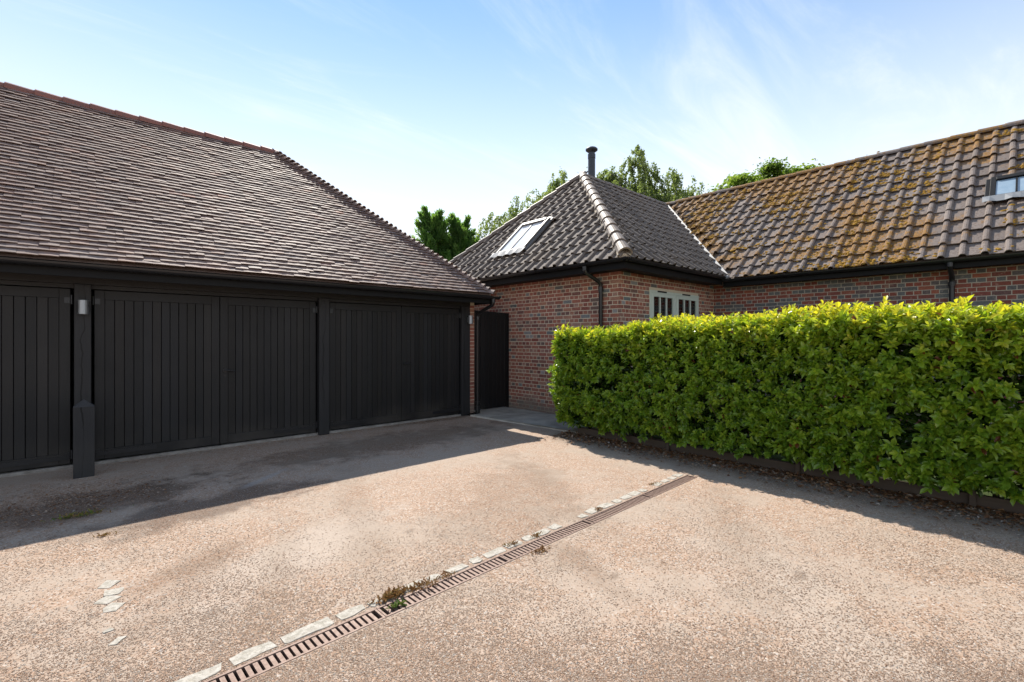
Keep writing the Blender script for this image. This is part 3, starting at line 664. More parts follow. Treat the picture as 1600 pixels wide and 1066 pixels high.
# side gate
gate = thing('side_gate', (6.56, 7.95, 0.03), 'tall black boarded side gate between garage and brick house', 'gate')
for k in range(9):
    a = 6.075 + k * 0.1125; m = MB(); y = 7.90 + 0.003 * rng.random()
    m.box(a + 0.002, a + 0.1095, y, y + 0.022, 0.05, 2.16 - 0.004 * k + 0.004 * rng.random(), tint=rng.random(3) * np.array([0.5, 0.4, 1])); m.build('board', M_DOOR, gate, bevel=0.003)
for z in (0.25, 1.1, 1.95):
    m = MB(); m.box(6.08, 7.08, 7.926, 7.96, z, z + 0.1); m.build('rail', M_DOOR, gate)
m = MB(); m.box(7.078, 7.094, 7.885, 7.96, 0.03, 2.13); m.box(6.046, 6.074, 7.885, 7.96, 0.03, 2.17); m.build('gate_post', M_DOOR, gate)

# ------------------------------------------------------------------ brick house: hipped wing + long mossy range
AXW = 7.10; AYW = 4.935; LXW = 10.775; WT = 2.77
house = thing('brick_house', (10.0, 6.5, 0), 'red brick house with hipped tiled wing and long mossy roofed range', 'house')
def hedge_vis(px, py): return px < 866 or py < 505 - (px - 862) * 0.035
# window opening on the front of the wing
WX0, WX1, WZ0, WZ1 = 8.06, 10.03, 1.42, 2.50
m = MB(); m.box(AXW, AXW + 0.1, AYW, 11.0, -0.1, WT); w1 = m.build('wall', M_MORTAR, house)
m = MB(); m.box(AXW + 0.1, WX0, AYW, AYW + 0.1, -0.1, WT); m.box(WX1, LXW + 0.1, AYW, AYW + 0.1, -0.1, WT); m.box(WX0, WX1, AYW, AYW + 0.1, -0.1, WZ0); m.box(WX0, WX1, AYW, AYW + 0.1, WZ1, WT); w2 = m.build('wall', M_MORTAR, house)
m = MB(); m.box(LXW, LXW + 0.1, -6.5, AYW, -0.1, WT); w3 = m.build('wall', M_MORTAR_OLD, house)
m = MB(); m.box(AXW + 0.3, 13.5, 10.9, 11.0, 0, WT); m.box(17.0, 17.1, -6.5, 11, 0, WT); m.box(LXW + 0.1, 17.0, -6.5, -6.4, 0, WT); m.build('wall', M_PLASTER, house)
bk = lay((AXW, 11.0, 0), (0, -1, 0), (-1, 0, 0), 11.0 - AYW + 0.004, WT, w1, (B_S, B_H), lambda px, py, c: hedge_vis(px, py) and (px > 804 or py < 486) and px > 757, grey=0.03, headgrey=0.05)
bk += lay((AXW - 0.003, AYW, 0), (1, 0, 0), (0, -1, 0), LXW - AXW, WT, w2, (B_S, B_H), lambda px, py, c: hedge_vis(px, py) and px < 1115, openings=((WX0 - AXW, WX1 - AXW, WZ0, WZ1),), off=0.1125, grey=0.02)
scatter_pieces(bk, 'brick', 'brick_courses', M_BRICK, 200)
bk = lay((LXW, AYW, 0), (0, -1, 0), (-1, 0, 0), AYW + 6.5, WT, w3, (O_S, O_H), lambda px, py, c: hedge_vis(px, py), grey=0.08, headgrey=0.32)
scatter_pieces(bk, 'brick', 'brick_courses', M_BRICK_OLD, 100)

# window
def window():
    f = MB(); y0, y1 = AYW - 0.012, AYW + 0.06; fr = 0.055
    f.box(WX0 + 0.004, WX1 - 0.004, y0, y1, WZ1 - fr, WZ1 - 0.004); f.box(WX0 + 0.004, WX1 - 0.004, y0, y1, WZ0 + 0.004, WZ0 + fr)
    f.box(WX0 + 0.004, WX0 + fr, y0, y1, WZ0 + fr, WZ1 - fr); f.box(WX1 - fr, WX1 - 0.004, y0, y1, WZ0 + fr, WZ1 - fr); xm = (WX0 + WX1) / 2 - 0.02
    f.box(xm - 0.04, xm + 0.04, y0, y1, WZ0 + fr, WZ1 - fr)
    w = f.build('window', M_SAGE, house, bevel=0.004)
    for a, b in ((WX0 + fr + 0.004, xm - 0.044), (xm + 0.044, WX1 - fr - 0.004)):
        s = MB(); sw = 0.065; za, zb = WZ0 + fr + 0.004, WZ1 - fr - 0.004; ya, yb = AYW - 0.022, AYW + 0.03
        s.box(a, a + sw, ya, yb, za, zb); s.box(b - sw, b, ya, yb, za, zb); s.box(a + sw, b - sw, ya, yb, zb - sw, zb); s.box(a + sw, b - sw, ya, yb, za, za + sw)
        s.build('casement', M_SAGE, w, bevel=0.004)
        pw = (b - a - 2 * sw) / 3
        for k in (1, 2):
            g = MB(); xx = a + sw + k * pw; g.box(xx - 0.014, xx + 0.014, ya + 0.004, yb, za + sw, zb - sw); g.build('glazing_bar', M_SAGE, w)
        for k in range(3):
            g = MB(); g.box(a + sw + k * pw + 0.014, a + sw + (k + 1) * pw - 0.014, AYW + 0.002, AYW + 0.006, za + sw, zb - sw); g.build('pane', M_GLASS, w)
        g = MB(); xx = (a + b) / 2 - 0.05; g.box(xx - 0.17, xx + 0.17, AYW - 0.016, AYW + 0.0, WZ1 - 0.035, WZ1 - 0.006); g.build('trickle_vent', M_DARK, w)
    g = MB(); g.box(WX0, WX1, AYW + 0.16, AYW + 0.17, 1.2, 2.6); g.box(WX0 - 0.3, WX0 - 0.28, AYW + 0.12, AYW + 0.5, 1.2, 2.6); g.box(WX1 + 0.28, WX1 + 0.3, AYW + 0.12, AYW + 0.5, 1.2, 2.6); g.build('interior_wall', M_BLIND, w)
window()

# roofs
AC = np.array([6.72, 4.56, 2.93]); AP = np.array([9.66, 7.86, 5.77]); AL = np.array([6.72, 11.16, 2.93]); AV = np.array([10.42, 4.50, 2.88]); RM = np.array([13.78, 7.86, 5.79])
dk = MB(); dn = np.array([0, 0, -0.02])
dk.add(np.array([AL, AC, AP, AV + (0, 0.06, 0.03), RM, (13.78, 11.16, 2.93), (AL[0], AL[1], AL[2])]) + dn, [(0, 1, 2), (1, 3, 4, 2), (0, 2, 4, 5)])
roof_a = dk.build('roof', M_CTILE, house)
LE = np.array([10.42, 0, 2.875]); LR = np.array([13.78, 0, 5.80])
dk = MB(); dk.add(np.array([(10.44, 4.5, 2.875), (10.44, -6.6, 2.875), (13.78, -6.6, 5.80), (13.78, 11, 5.80), (13.78, 7.86, 5.80), (17.1, -6.6, 2.875), (17.1, 11, 2.875)]) + dn, [(0, 1, 2, 4), (2, 5, 6, 3), (1, 5, 2)])
roof_l = dk.build('roof', M_MTILE, house)
def tile_roll(mat, cov=0.255, L=0.42, lift=0.042, t=0.016):
    prof = [(0.0, 0.006), (0.006, 0.0), (0.162, 0.0), (0.170, 0.020), (0.186, 0.040), (0.212, 0.046), (0.238, 0.040), (0.257, 0.012)]
    n = len(prof); V = [(u, 0, h + lift) for u, h in prof] + [(u, L, h + 0.002) for u, h in prof] + [(u, 0.002, h + lift - t) for u, h in prof]
    F = [(k, k + 1, n + k + 1, n + k) for k in range(n - 1)] + [(2 * n + k, 2 * n + k + 1, k + 1, k) for k in range(n - 1)]
    F += [(2 * n, 0, n), (n - 1, 3 * n - 1, 2 * n - 1)]
    return Template('roof_tile', V, F, mat)
T_C = tile_roll(M_CTILE); T_M = tile_roll(M_MTILE)
def roll_roof(O, u, v, U0, U1, gauge, rows, tpl, parent, vis, hole=None, jit=1.0, cap=0.0):
    u = unit(u); v = unit(v); n = unit(np.cross(u, v)); res = []
    for r in range(rows):
        s = r * gauge - 0.05; a, b = U0(max(s + 0.1, 0)), U1(max(s + 0.1, 0)); x = math.floor(a / 0.255) * 0.255
        while x < b:
            s0, s1 = max(x, a), min(x + 0.255, b); x0 = x; x += 0.255
            if s1 - s0 < 0.05: continue
            if hole and hole(s0 + 0.12, s + 0.16): continue
            j = rng.normal(0, 1, 4) * jit; ang = j[0] * 0.006
            uu = unit(u * math.cos(ang) + v * math.sin(ang) + n * j[1] * 0.006); nn = unit(n - uu * (n @ uu)); vv = np.cross(nn, uu)
            P = O + u * s0 + v * (s + 0.004 * j[2]) + n * 0.003 * j[3]; c = P + u * 0.12 + v * 0.15
            px, py, f = proj(c); sc = 0
            if 0 <= px <= 1600 and vis(px, py, c): sc = (s1 - s0) * abs(n @ unit(CP - c)) / f ** 2
            res.append([tpl, frame(P, uu * ((s1 - s0) / 0.255), vv, nn), rng.random(3), parent, sc])
    return res
tl = []
# hip end facing the yard (-X): u runs towards -Y
v1 = AP - np.array([AC[0], AP[1], AC[2]]); S1 = np.linalg.norm(v1); W = AL[1] - AC[1]; half = AP[1] - AC[1]
velux = (11.16 - 8.49, 11.16 - 7.54)             # along u
def hole_v(x, s): return velux[0] - 0.10 < x < velux[1] + 0.08 and 0.80 < s < 1.98
tl += roll_roof(AL, (0, -1, 0), v1, lambda s: half * s / S1 + 0.02, lambda s: W - half * s / S1 - 0.02, 0.325, 13, T_C, roof_a, lambda px, py, c: True, hole_v)
v2 = np.array([0, AP[1] - AC[1], AP[2] - AC[2]]); S2 = np.linalg.norm(v2)
tl += roll_roof(AC, (1, 0, 0), v2, lambda s: (AP[0] - AC[0]) * s / S2 + 0.02, lambda s: (AV[0] - AC[0]) + (RM[0] - AV[0]) * s / S2 - 0.02, 0.325, 14, T_C, roof_a, lambda px, py, c: True)
v3 = np.array([LR[0] - LE[0], 0, LR[2] - LE[2]]); S3 = np.linalg.norm(v3)
sk_y0, sk_y1 = 0.50, -0.60
def hole_s(x, s): return 11.16 - sk_y0 < x + 0.01 and x < 11.16 - sk_y1 + 0.1 and 1.50 < s < 2.26
tm = roll_roof(np.array([10.42, 11.16, 2.875]), (0, -1, 0), v3, lambda s: 11.16 - (4.5 + 3.36 * s / S3) + 0.10, lambda s: 11.16 + 6.5, 0.372, 12, T_M, roof_l, lambda px, py, c: True, hole_s, 1.6)
for p in tm:                                     # tiles high on the range and near the valley catch less moss
    pass
scatter_pieces(tl, 'roof_tile', 'roof_tile_field', M_CTILE, 170)
scatter_pieces(tm, 'roof_tile', 'roof_tile_field', M_MTILE, 140)
# back slopes are out of sight: plain decks above. hip, ridge and valley
T_HIP = halfround('hip_tile', 0.108, 0.46, M_HIP, 170, flare=0.020)
T_RID = halfround('ridge_tile', 0.115, 0.46, M_MTILE, 170, flare=0.010)
T_RIA = halfround('ridge_tile', 0.105, 0.46, M_HIP, 170, flare=0.010)
def capline(A, B, T, step, parent, dz):
    A = np.asarray(A, float); B = np.asarray(B, float); d = unit(B - A); sd = unit(np.cross(d, [0, 0, 1])); nn = np.cross(sd, d); L = np.linalg.norm(B - A); res = []
    for k in range(int(L / step) + 1):
        if k * step > L - 0.1: break
        j = rng.normal(0, 1, 3) * 0.006
        dd = unit(d + sd * j[0] + nn * (j[1] - 0.012)); s2 = unit(np.cross(dd, nn)); n2 = np.cross(s2, dd)
        res.append([T, frame(A + d * (k * step) + nn * dz, s2, dd, n2), rng.random(3), parent, 1])
    return res
HS = np.linalg.norm(AP - AC)
hp = capline(AC + unit(AP - AC) * 0.05, AP + unit(AP - AC) * 0.05, T_HIP, HS / 13, roof_a, 0.015)
hp += capline(AL + unit(AP - AL) * 0.05, AP, T_HIP, HS / 13, roof_a, 0.0)
scatter_pieces(hp, 'hip_tile', 'hip_tiles', M_HIP, 80)
scatter_pieces(capline(AP, RM, T_RIA, 0.42, roof_a, -0.03), 'ridge_tile', 'ridge_tiles', M_HIP, 80)
scatter_pieces(capline((13.78, 7.9, 5.80), (13.78, -6.6, 5.80), T_RID, 0.42, roof_l, -0.03), 'ridge_tile', 'ridge_tiles', M_MTILE, 80)
# mortar bedding under the hip, lead valley
m = MB(); d = unit(AP - AC); sd = unit(np.cross(d, [0, 0, 1])); m.sweep([(-0.125, -0.06), (0.125, -0.06), (0.10, 0.015), (-0.10, 0.015)], AC + d * 0.06, AP); m.build('hip_bedding', M_MORTAR, roof_a)
m = MB(); A = AV + np.array([-0.02, 0.0, 0.055]); B = RM + np.array([-0.02, 0, 0.055]); d = unit(B - A); sd = unit(np.cross(d, [0, 0, 1]))
m.sweep([(-0.05, 0.03), (0.0, -0.01), (0.045, 0.03), (0.045, 0.02), (0.0, -0.02), (-0.05, 0.02)], A, B); m.build('valley_flashing', M_LEAD, roof_a)
m = MB(); m.box(10.36, 10.46, 4.42, 4.52, 2.86, 2.93); m.build('lead_apron', M_LEAD, roof_a, bevel=0.015)

# eaves: fascia, soffit, gutters
m = MB(); m.box(6.745, 6.775, 4.585, 11.1, 2.74, 2.93); m.box(6.777, 10.44, 4.585, 4.615, 2.74, 2.93); m.box(10.47, 10.50, -6.5, 4.583, 2.70, 2.87); m.build('fascia', M_FASCIA, house)
m = MB(); m.box(6.777, 7.09, 4.617, 11.0, 2.755, 2.775); m.box(7.092, 10.44, 4.617, 4.925, 2.755, 2.775); m.box(10.502, 10.765, -6.5, 4.61, 2.712, 2.73); m.build('soffit', M_FASCIA, house)
hg = MB(); GPb = gutter_profile(0.058, 0.004)
hg.sweep(GPb, (6.69, 4.47, 2.905), (6.69, 11.1, 2.905)); hg.sweep(GPb, (6.635, 4.53, 2.903), (10.40, 4.53, 2.903)); hg.sweep(GPb, (10.405, 4.58, 2.85), (10.405, -6.5, 2.83))
hgo = hg.build('gutter', M_PLASTIC, house)
for p0, p1 in (((6.69, 5.34, 2.905), (6.69, 5.46, 2.905)), ((6.69, 6.6, 2.905), (6.69, 6.63, 2.905)), ((6.69, 7.6, 2.905), (6.69, 7.63, 2.905)), ((7.6, 4.53, 2.903), (7.63, 4.53, 2.903)), ((8.8, 4.53, 2.903), (8.83, 4.53, 2.903)), ((10.405, 0.96, 2.84), (10.405, 0.84, 2.84)), ((10.405, 2.3, 2.845), (10.405, 2.27, 2.845)), ((10.405, 3.4, 2.85), (10.405, 3.37, 2.85))):
    m = MB(); m.sweep(gutter_profile(0.064, 0.005), p0, p1); m.build('gutter_bracket', M_PLASTIC, hgo)
def downpipe(pts, sockets):
    m = MB(); m.tube(pts, 0.036, 12); o = m.build('downpipe', M_PLASTIC, house, smooth=True)
    for (a, b, r) in sockets: m = MB(); m.tube([a, b], r, 12); m.build('pipe_socket', M_PLASTIC, o)
downpipe([(6.69, 5.40, 2.87), (6.69, 5.40, 2.80), (6.71, 5.395, 2.74), (6.99, 5.33, 2.60), (7.035, 5.32, 2.55), (7.045, 5.32, 2.48), (7.045, 5.32, 0.05)], [((6.69, 5.40, 2.78), (6.69, 5.40, 2.85), 0.044), ((7.045, 5.32, 2.42), (7.045, 5.32, 2.50), 0.046), ((7.045, 5.32, 1.2), (7.045, 5.32, 1.26), 0.046)])
downpipe([(10.405, 0.90, 2.80), (10.405, 0.90, 2.74), (10.44, 0.90, 2.70), (10.66, 0.90, 2.60), (10.71, 0.90, 2.53), (10.71, 0.90, 2.45), (10.71, 0.90, 0.05)], [((10.405, 0.90, 2.72), (10.405, 0.90, 2.79), 0.044), ((10.71, 0.90, 2.43), (10.71, 0.90, 2.50), 0.05), ((10.71, 0.90, 1.2), (10.71, 0.90, 1.26), 0.046)])
# skylight in the hip end
def skylight(O, u, v, w, l, bars, glass, nh=0.075, apron=True, M_VELUX=M_VELUX):
    u = unit(u); v = unit(v); n = unit(np.cross(u, v)); M = frame(O, u, v, n)
    f = MB(); fw = 0.075
    f.box(0, fw, 0, l, 0.0, nh, M); f.box(w - fw, w, 0, l, 0.0, nh, M); f.box(fw, w - fw, 0, fw, 0.0, nh - 0.01, M); f.box(fw, w - fw, l - fw * 1.3, l, 0.0, nh + 0.02, M)
    f.box(-0.06, 0, -0.02, l + 0.05, -0.02, 0.03, M); f.box(w, w + 0.06, -0.02, l + 0.05, -0.02, 0.03, M); f.box(0, w, l, l + 0.08, -0.02, 0.045, M)
    o = f.build('skylight', M_VELUX, house, bevel=0.006)
    nb = len(bars) + 1; xs = [fw] + [fw + (w - 2 * fw) * b for b in bars] + [w - fw]
    for i in range(nb):
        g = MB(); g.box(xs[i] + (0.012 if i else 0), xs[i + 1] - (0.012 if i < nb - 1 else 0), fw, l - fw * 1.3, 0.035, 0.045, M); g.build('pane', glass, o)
    for b in xs[1:-1]:
        g = MB(); g.box(b - 0.012, b + 0.012, fw, l - fw * 1.3, 0.03, 0.062, M); g.build('glazing_bar', M_VELUX, o)
    if apron:
        g = MB(); k = 14; V = []
        for i in range(k + 1):
            x = -0.08 + (w + 0.16) * i / k; hh = 0.075 + 0.018 * math.sin(i * 1.9)
            V += [M[:3, :3] @ np.array([x, 0.0, 0.085]) + O, M[:3, :3] @ np.array([x, -0.17, hh]) + O]
        g.add(np.array(V), [(2 * i, 2 * i + 1, 2 * i + 3, 2 * i + 2) for i in range(k)]); g.build('lead_apron', M_LEAD, o)
u1 = np.array([0, -1.0, 0]); v1u = unit(v1); n1v = np.cross(u1, v1u)
def ons(O, v, s, y, n, h): return np.array([O[0], y, O[2]]) + v * s + n * h
skylight(ons(AL, v1u, 0.79, 8.49, n1v, 0.045), u1, v1u, 0.95, 1.18, [0.47], M_WHITEGLASS)
v3u = unit(v3); n3v = np.cross(u1, v3u)
skylight(ons(LE, v3u, 1.55, sk_y0, n3v, 0.055), u1, v3u, 1.10, 0.66, [0.26, 0.52, 0.78], M_SKYGLASS, 0.06, M_VELUX=M_FASCIA)
# flue
fl = MB(); fx, fy = 10.40, 8.16
fl.tube([(fx, fy, 5.3), (fx, fy, 6.50), (fx, fy, 6.51), (fx, fy, 6.63)], [0.098, 0.098, 0.105, 0.105], 20); flo = fl.build('flue', M_FLUE, house, smooth=False)
m = MB(); m.tube([(fx, fy, 6.63), (fx, fy, 6.67), (fx, fy, 6.70), (fx, fy, 6.735), (fx, fy, 6.77), (fx, fy, 6.80)], [0.085, 0.085, 0.12, 0.165, 0.165, 0.13], 20); m.build('flue_cowl', M_FLUE, flo)
# moss cushions on the range
def lumps(n, fn, name, mat, parent, zs):
    a = np.arange(6) * math.pi / 3; V0 = np.array([(0, 0, 1)] + [(0.62 * math.cos(x), 0.62 * math.sin(x), 0.7) for x in a] + [(math.cos(x), math.sin(x), -0.1) for x in a])
    F0 = [(0, 1 + i, 1 + (i + 1) % 6) for i in range(6)]; Q0 = [(1 + i, 7 + i, 7 + (i + 1) % 6, 1 + (i + 1) % 6) for i in range(6)]
    V, T, f3, f4 = [], [], [], []; k = 0
    for i in range(n):
        r = fn()
        if r is None: continue
        M, t = r; J = V0 * (1 + rng.normal(0, 0.18, V0.shape)); V.append(J @ M[:3, :3].T + M[:3, 3]); T.append(np.full((13, 3), t))
        f3.append(np.array(F0) + k); f4.append(np.array(Q0) + k); k += 13
    me = fast_mesh(name, np.vstack(V), [np.vstack(f3), np.vstack(f4)], np.vstack(T), True); return kind(link(name, me, mat, parent), 'stuff')
from mathutils import noise as mnoise
def moss_fn():
    s = rng.random() * S3; y = rng.random() * 9.5 - 2.5
    if y > 4.3 + 3.36 * s / S3: return None
    if hole_s(11.16 - y, s): return None
    p = np.array([LE[0], y, LE[2]]) + v3u * s
    k = mnoise.noise(Vector(p) * 0.75 + Vector((3.3, 1, 0))) + 0.5 * mnoise.noise(Vector(p) * 2.7)
    if k < -0.12 + (0.25 if y < 0.8 else 0.0) + rng.random() * 0.35: return None
    s = (math.floor((s + 0.05) / 0.372)) * 0.372 - 0.05 + abs(rng.normal(0, 0.09)) + 0.005       # gathers above the tile tails
    p = np.array([LE[0], y, LE[2]]) + v3u * s + n3v * 0.036
    fr = ((11.16 - y) % 0.255) / 0.255
    if fr > 0.66: p += n3v * 0.03
    sz = 0.010 + 0.022 * rng.random(); return frame(p, u1 * sz * 1.3, v3u * sz, n3v * sz * 0.5), rng.random()
lumps(16000, moss_fn, 'moss', M_MOSS, roof_l, 0.5)

# ------------------------------------------------------------------ hedge
hedge = thing('clipped_hedge', (6.3, 1.6, 0), 'clipped green hedge with yellow young leaves along its top', 'hedge')
HX0, HX1, HY0, HY1, HZ = 5.80, 6.75, -2.6, 5.30, 1.72
def leaf_mesh(name, P, D, Nn, L, W, T, mat, parent):
    n = len(P); D = D / np.linalg.norm(D, axis=1)[:, None]; S = np.cross(D, Nn); S /= np.linalg.norm(S, axis=1)[:, None] + 1e-9; C = np.cross(S, D)
    tp = np.array([(0, 0, 0), (0.3, 0.40, 0.10), (0.32, 0, 0.0), (0.3, -0.40, 0.10), (0.68, 0.44, 0.07), (0.68, 0, -0.04), (0.68, -0.44, 0.07), (1.0, 0, -0.14)])
    V = P[:, None] + D[:, None] * (tp[None, :, 0, None] * L[:, None, None]) + S[:, None] * (tp[None, :, 1, None] * W[:, None, None]) + C[:, None] * (tp[None, :, 2, None] * L[:, None, None])
    tri = np.array([(0, 2, 1), (0, 3, 2), (1, 2, 5), (1, 5, 4), (2, 3, 6), (2, 6, 5), (4, 5, 7), (5, 6, 7)])
    F = (np.arange(n) * 8)[:, None, None] + tri[None]
    me = fast_mesh(name, V.reshape(-1, 3), [F.reshape(-1, 3)], np.repeat(T, 8, axis=0)); return link(name, me, mat, parent)
def hedge_surface(n):
    """points on the clipped surface with outward normals"""
    P = np.zeros((n, 3)); N = np.zeros((n, 3)); k = rng.random(n); L = HY1 - HY0
    a_f, a_t, a_e = L * HZ, L * (HX1 - HX0), (HX1 - HX0) * HZ; tot = 2 * a_f * 0.75 + a_t * 1.25 + a_e
    c1, c2, c3 = a_f * 1.1 / tot, (a_f * 1.1 + a_t * 1.25) / tot, (a_f * 1.1 + a_t * 1.25 + a_e) / tot
    y = HY0 + rng.random(n) * L; z = 0.17 + rng.random(n) * (HZ - 0.17); x = HX0 + rng.random(n) * (HX1 - HX0)
    f = k < c1; t = (k >= c1) & (k < c2); e = (k >= c2) & (k < c3); b = k >= c3
    P[f] = np.c_[np.full(f.sum(), HX0), y[f], z[f]]; N[f] = (-1, 0, 0)
    P[t] = np.c_[x[t], y[t], np.full(t.sum(), HZ)]; N[t] = (0, 0, 1)
    P[e] = np.c_[x[e], np.full(e.sum(), HY1), z[e]]; N[e] = (0, 1, 0)
    P[b] = np.c_[np.full(b.sum(), HX1), y[b], z[b]]; N[b] = (1, 0, 0)
    return P, N
def bulge(P, N):
    o = np.array([mnoise.noise(Vector((p[0] * 1.1, p[1] * 1.1, p[2] * 1.4))) * 0.09 + mnoise.noise(Vector(p) * 4.0) * 0.045 for p in P])
    P = P + N * o[:, None]
    low = np.clip((0.55 - P[:, 2]) / 0.45, 0, 1); P[:, 0] += np.where(N[:, 0] < -0.5, low * 0.12, 0)
    P[:, 1] -= np.where(N[:, 1] > 0.5, low * 0.30, 0)
    P[:, 2] *= 1.0 - 0.07 * np.clip((P[:, 1] - 2.4) / 2.6, 0, 1); return P
NS = 9400
SP, SN = hedge_surface(NS); ynear = SP[:, 1]
SP = bulge(SP, SN); SP -= SN * (rng.random(NS) ** 1.5 * 0.16)[:, None]
up = np.array([0, 0, 1.0]); top = np.clip((SP[:, 2] - 1.05) / 0.7, 0, 1) ** 1.4  # yellow of young growth, carried lower to paint sun through the leaves
# rounded shoulders
Ld, Pd, Nd, Ln, Wd, Td = [], [], [], [], [], []
for i in range(NS):
    if mnoise.noise(Vector(SP[i]) * 3.1 + Vector((5, 2, 1))) < -0.34 and SP[i][2] < 1.5: continue      # thin patches
    nrm = SN[i]; d = unit(nrm * (0.75 if nrm[2] < 0.5 else 0.5) + up * (0.35 + 0.5 * top[i]) + rng.normal(0, 0.38, 3)); sl = 0.07 + 0.09 * rng.random() + (0.04 if nrm[2] > 0.5 else 0)
    if nrm[2] > 0.5 and rng.random() < 0.03: sl += 0.06
    m_ = 9 + int(5 * rng.random()); hue = rng.random(); a0 = rng.random() * 6.28
    b1 = unit(np.cross(d, [0.3, 0.2, 1.0])); b2 = np.cross(d, b1); near = SP[i][1] < 1.6
    for k in range(m_):
        t = (k + 0.5) / m_; a = a0 + k * 2.4; o = b1 * math.cos(a) + b2 * math.sin(a)
        dr = unit(o * (1.0 - 0.45 * t) + d * (0.35 + 0.75 * t) + np.array([0, 0, -0.10]))
        Pd.append(SP[i] + d * (sl * t)); Ld.append(dr); nn = unit(d * 0.7 + up * 0.75 + nrm * 0.35 - o * 0.15 + rng.normal(0, 0.25, 3)); Nd.append(nn)
        l = (0.046 + 0.048 * rng.random() ** 1.3) * (1.15 if near else 1.0) * (1.0 - 0.35 * (t > 0.85)); Ln.append(l); Wd.append(l * (0.44 + 0.12 * rng.random()))
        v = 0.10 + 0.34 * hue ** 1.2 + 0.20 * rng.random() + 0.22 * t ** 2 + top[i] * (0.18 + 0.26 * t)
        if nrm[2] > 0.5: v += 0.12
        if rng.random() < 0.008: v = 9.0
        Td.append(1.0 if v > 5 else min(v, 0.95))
# filler inside so the hedge is dense
NF = 42000
FP, FN = hedge_surface(NF); FP = bulge(FP, FN) - FN * (0.11 + rng.random(NF) * 0.32)[:, None]
FD = rng.normal(0, 1, (NF, 3)); FD[:, 2] = FD[:, 2] * 0.5; FNn = FN * 0.6 + up * 0.5 + rng.normal(0, 0.5, (NF, 3))
fl_ = 0.062 + 0.03 * rng.random(NF)
P = np.vstack([np.array(Pd), FP]); D = np.vstack([np.array(Ld), FD]); Nn = np.vstack([np.array(Nd), FNn]); L_ = np.concatenate([np.array(Ln), fl_]); W_ = np.concatenate([np.array(Wd), fl_ * 0.55])
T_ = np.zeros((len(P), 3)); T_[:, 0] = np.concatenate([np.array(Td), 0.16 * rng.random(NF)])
P[:, 2] = np.maximum(P[:, 2], 0.10)
# the nearest leaves of the face are objects of their own
sc = np.full(len(P), -1.0)
for i in np.where((P[:, 0] < HX0 - 0.03) & (P[:, 1] < 1.3) & (P[:, 1] > 0.05) & (P[:, 2] < 1.5))[0]:
    sc[i] = L_[i] * (0.2 + abs(unit(Nn[i]) @ unit(CP - P[i]))) / np.linalg.norm(CP - P[i]) + (HX0 - P[i, 0]) * 0.3
best = set(np.argsort(-sc)[:260].tolist()); keep = np.array([i not in best for i in range(len(P))])
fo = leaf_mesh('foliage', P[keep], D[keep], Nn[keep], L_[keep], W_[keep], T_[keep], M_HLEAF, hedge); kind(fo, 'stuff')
tp = np.array([(0, 0, 0), (0.3, 0.20, 0.10), (0.32, 0, 0.0), (0.3, -0.20, 0.10), (0.68, 0.22, 0.07), (0.68, 0, -0.04), (0.68, -0.22, 0.07), (1.0, 0, -0.14)])
LT = Template('leaf', tp, [(0, 2, 1), (0, 3, 2), (1, 2, 5, 4), (2, 3, 6, 5), (4, 5, 7), (5, 6, 7)], M_HLEAF)
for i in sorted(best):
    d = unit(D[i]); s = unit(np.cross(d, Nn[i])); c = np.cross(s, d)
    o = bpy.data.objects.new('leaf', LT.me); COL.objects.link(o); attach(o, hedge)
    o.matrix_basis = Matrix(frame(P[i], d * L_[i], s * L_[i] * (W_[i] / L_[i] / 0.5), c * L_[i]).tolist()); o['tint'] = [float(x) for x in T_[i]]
# stems
y = HY0 + 0.3; k = 0
while y < HY1 - 0.35:
    m = MB(); x = 6.2 + 0.06 * rng.normal(); yy = y + 0.05 * rng.normal()
    m.tube([(x, yy, -0.03), (x + 0.02 * rng.normal(), yy + 0.02 * rng.normal(), 0.3), (x + 0.05 * rng.normal(), yy + 0.05 * rng.normal(), 0.8), (x + 0.08 * rng.normal(), yy + 0.08 * rng.normal(), 1.5)], [0.026, 0.022, 0.016, 0.008], 7)
    for q in range(9):
        z = 0.22 + rng.random() * 1.1; a = rng.random() * 6.28; r = 0.30 + 0.12 * rng.random()
        m.tube([(x, yy, z), (x + 0.5 * r * math.cos(a), yy + 0.5 * r * math.sin(a), z + 0.14), (x + r * math.cos(a), yy + r * math.sin(a), z + 0.34)], [0.009, 0.006, 0.003], 5)
    m.build('stem', M_TWIG, hedge); y += 0.42
# timber edging below the hedge
edg = thing('timber_edging', (6.08, 1.5, 0), 'low weathered timber edging board with pegs under the hedge', 'edging')
ys = [5.0, 3.4, 1.8, 0.37, -1.2, -2.6]; xs = [6.02, 6.06, 6.09, 6.12, 6.16, 6.2]
for i in range(5):
    m = MB(); m.sweep([(-0.013, 0), (0.013, 0), (0.013, 0.145), (-0.013, 0.145)], (xs[i], ys[i], -0.03), (xs[i + 1], ys[i + 1] + 0.004, -0.03)); m.build('board', M_KERBWOOD, edg)
for i in range(1, 5):
    m = MB(); m.box(xs[i] - 0.062, xs[i] - 0.016, ys[i] - 0.024, ys[i] + 0.024, -0.05, 0.19 + 0.02 * rng.random()); m.build('peg', M_KERBWOOD, edg, bevel=0.004)

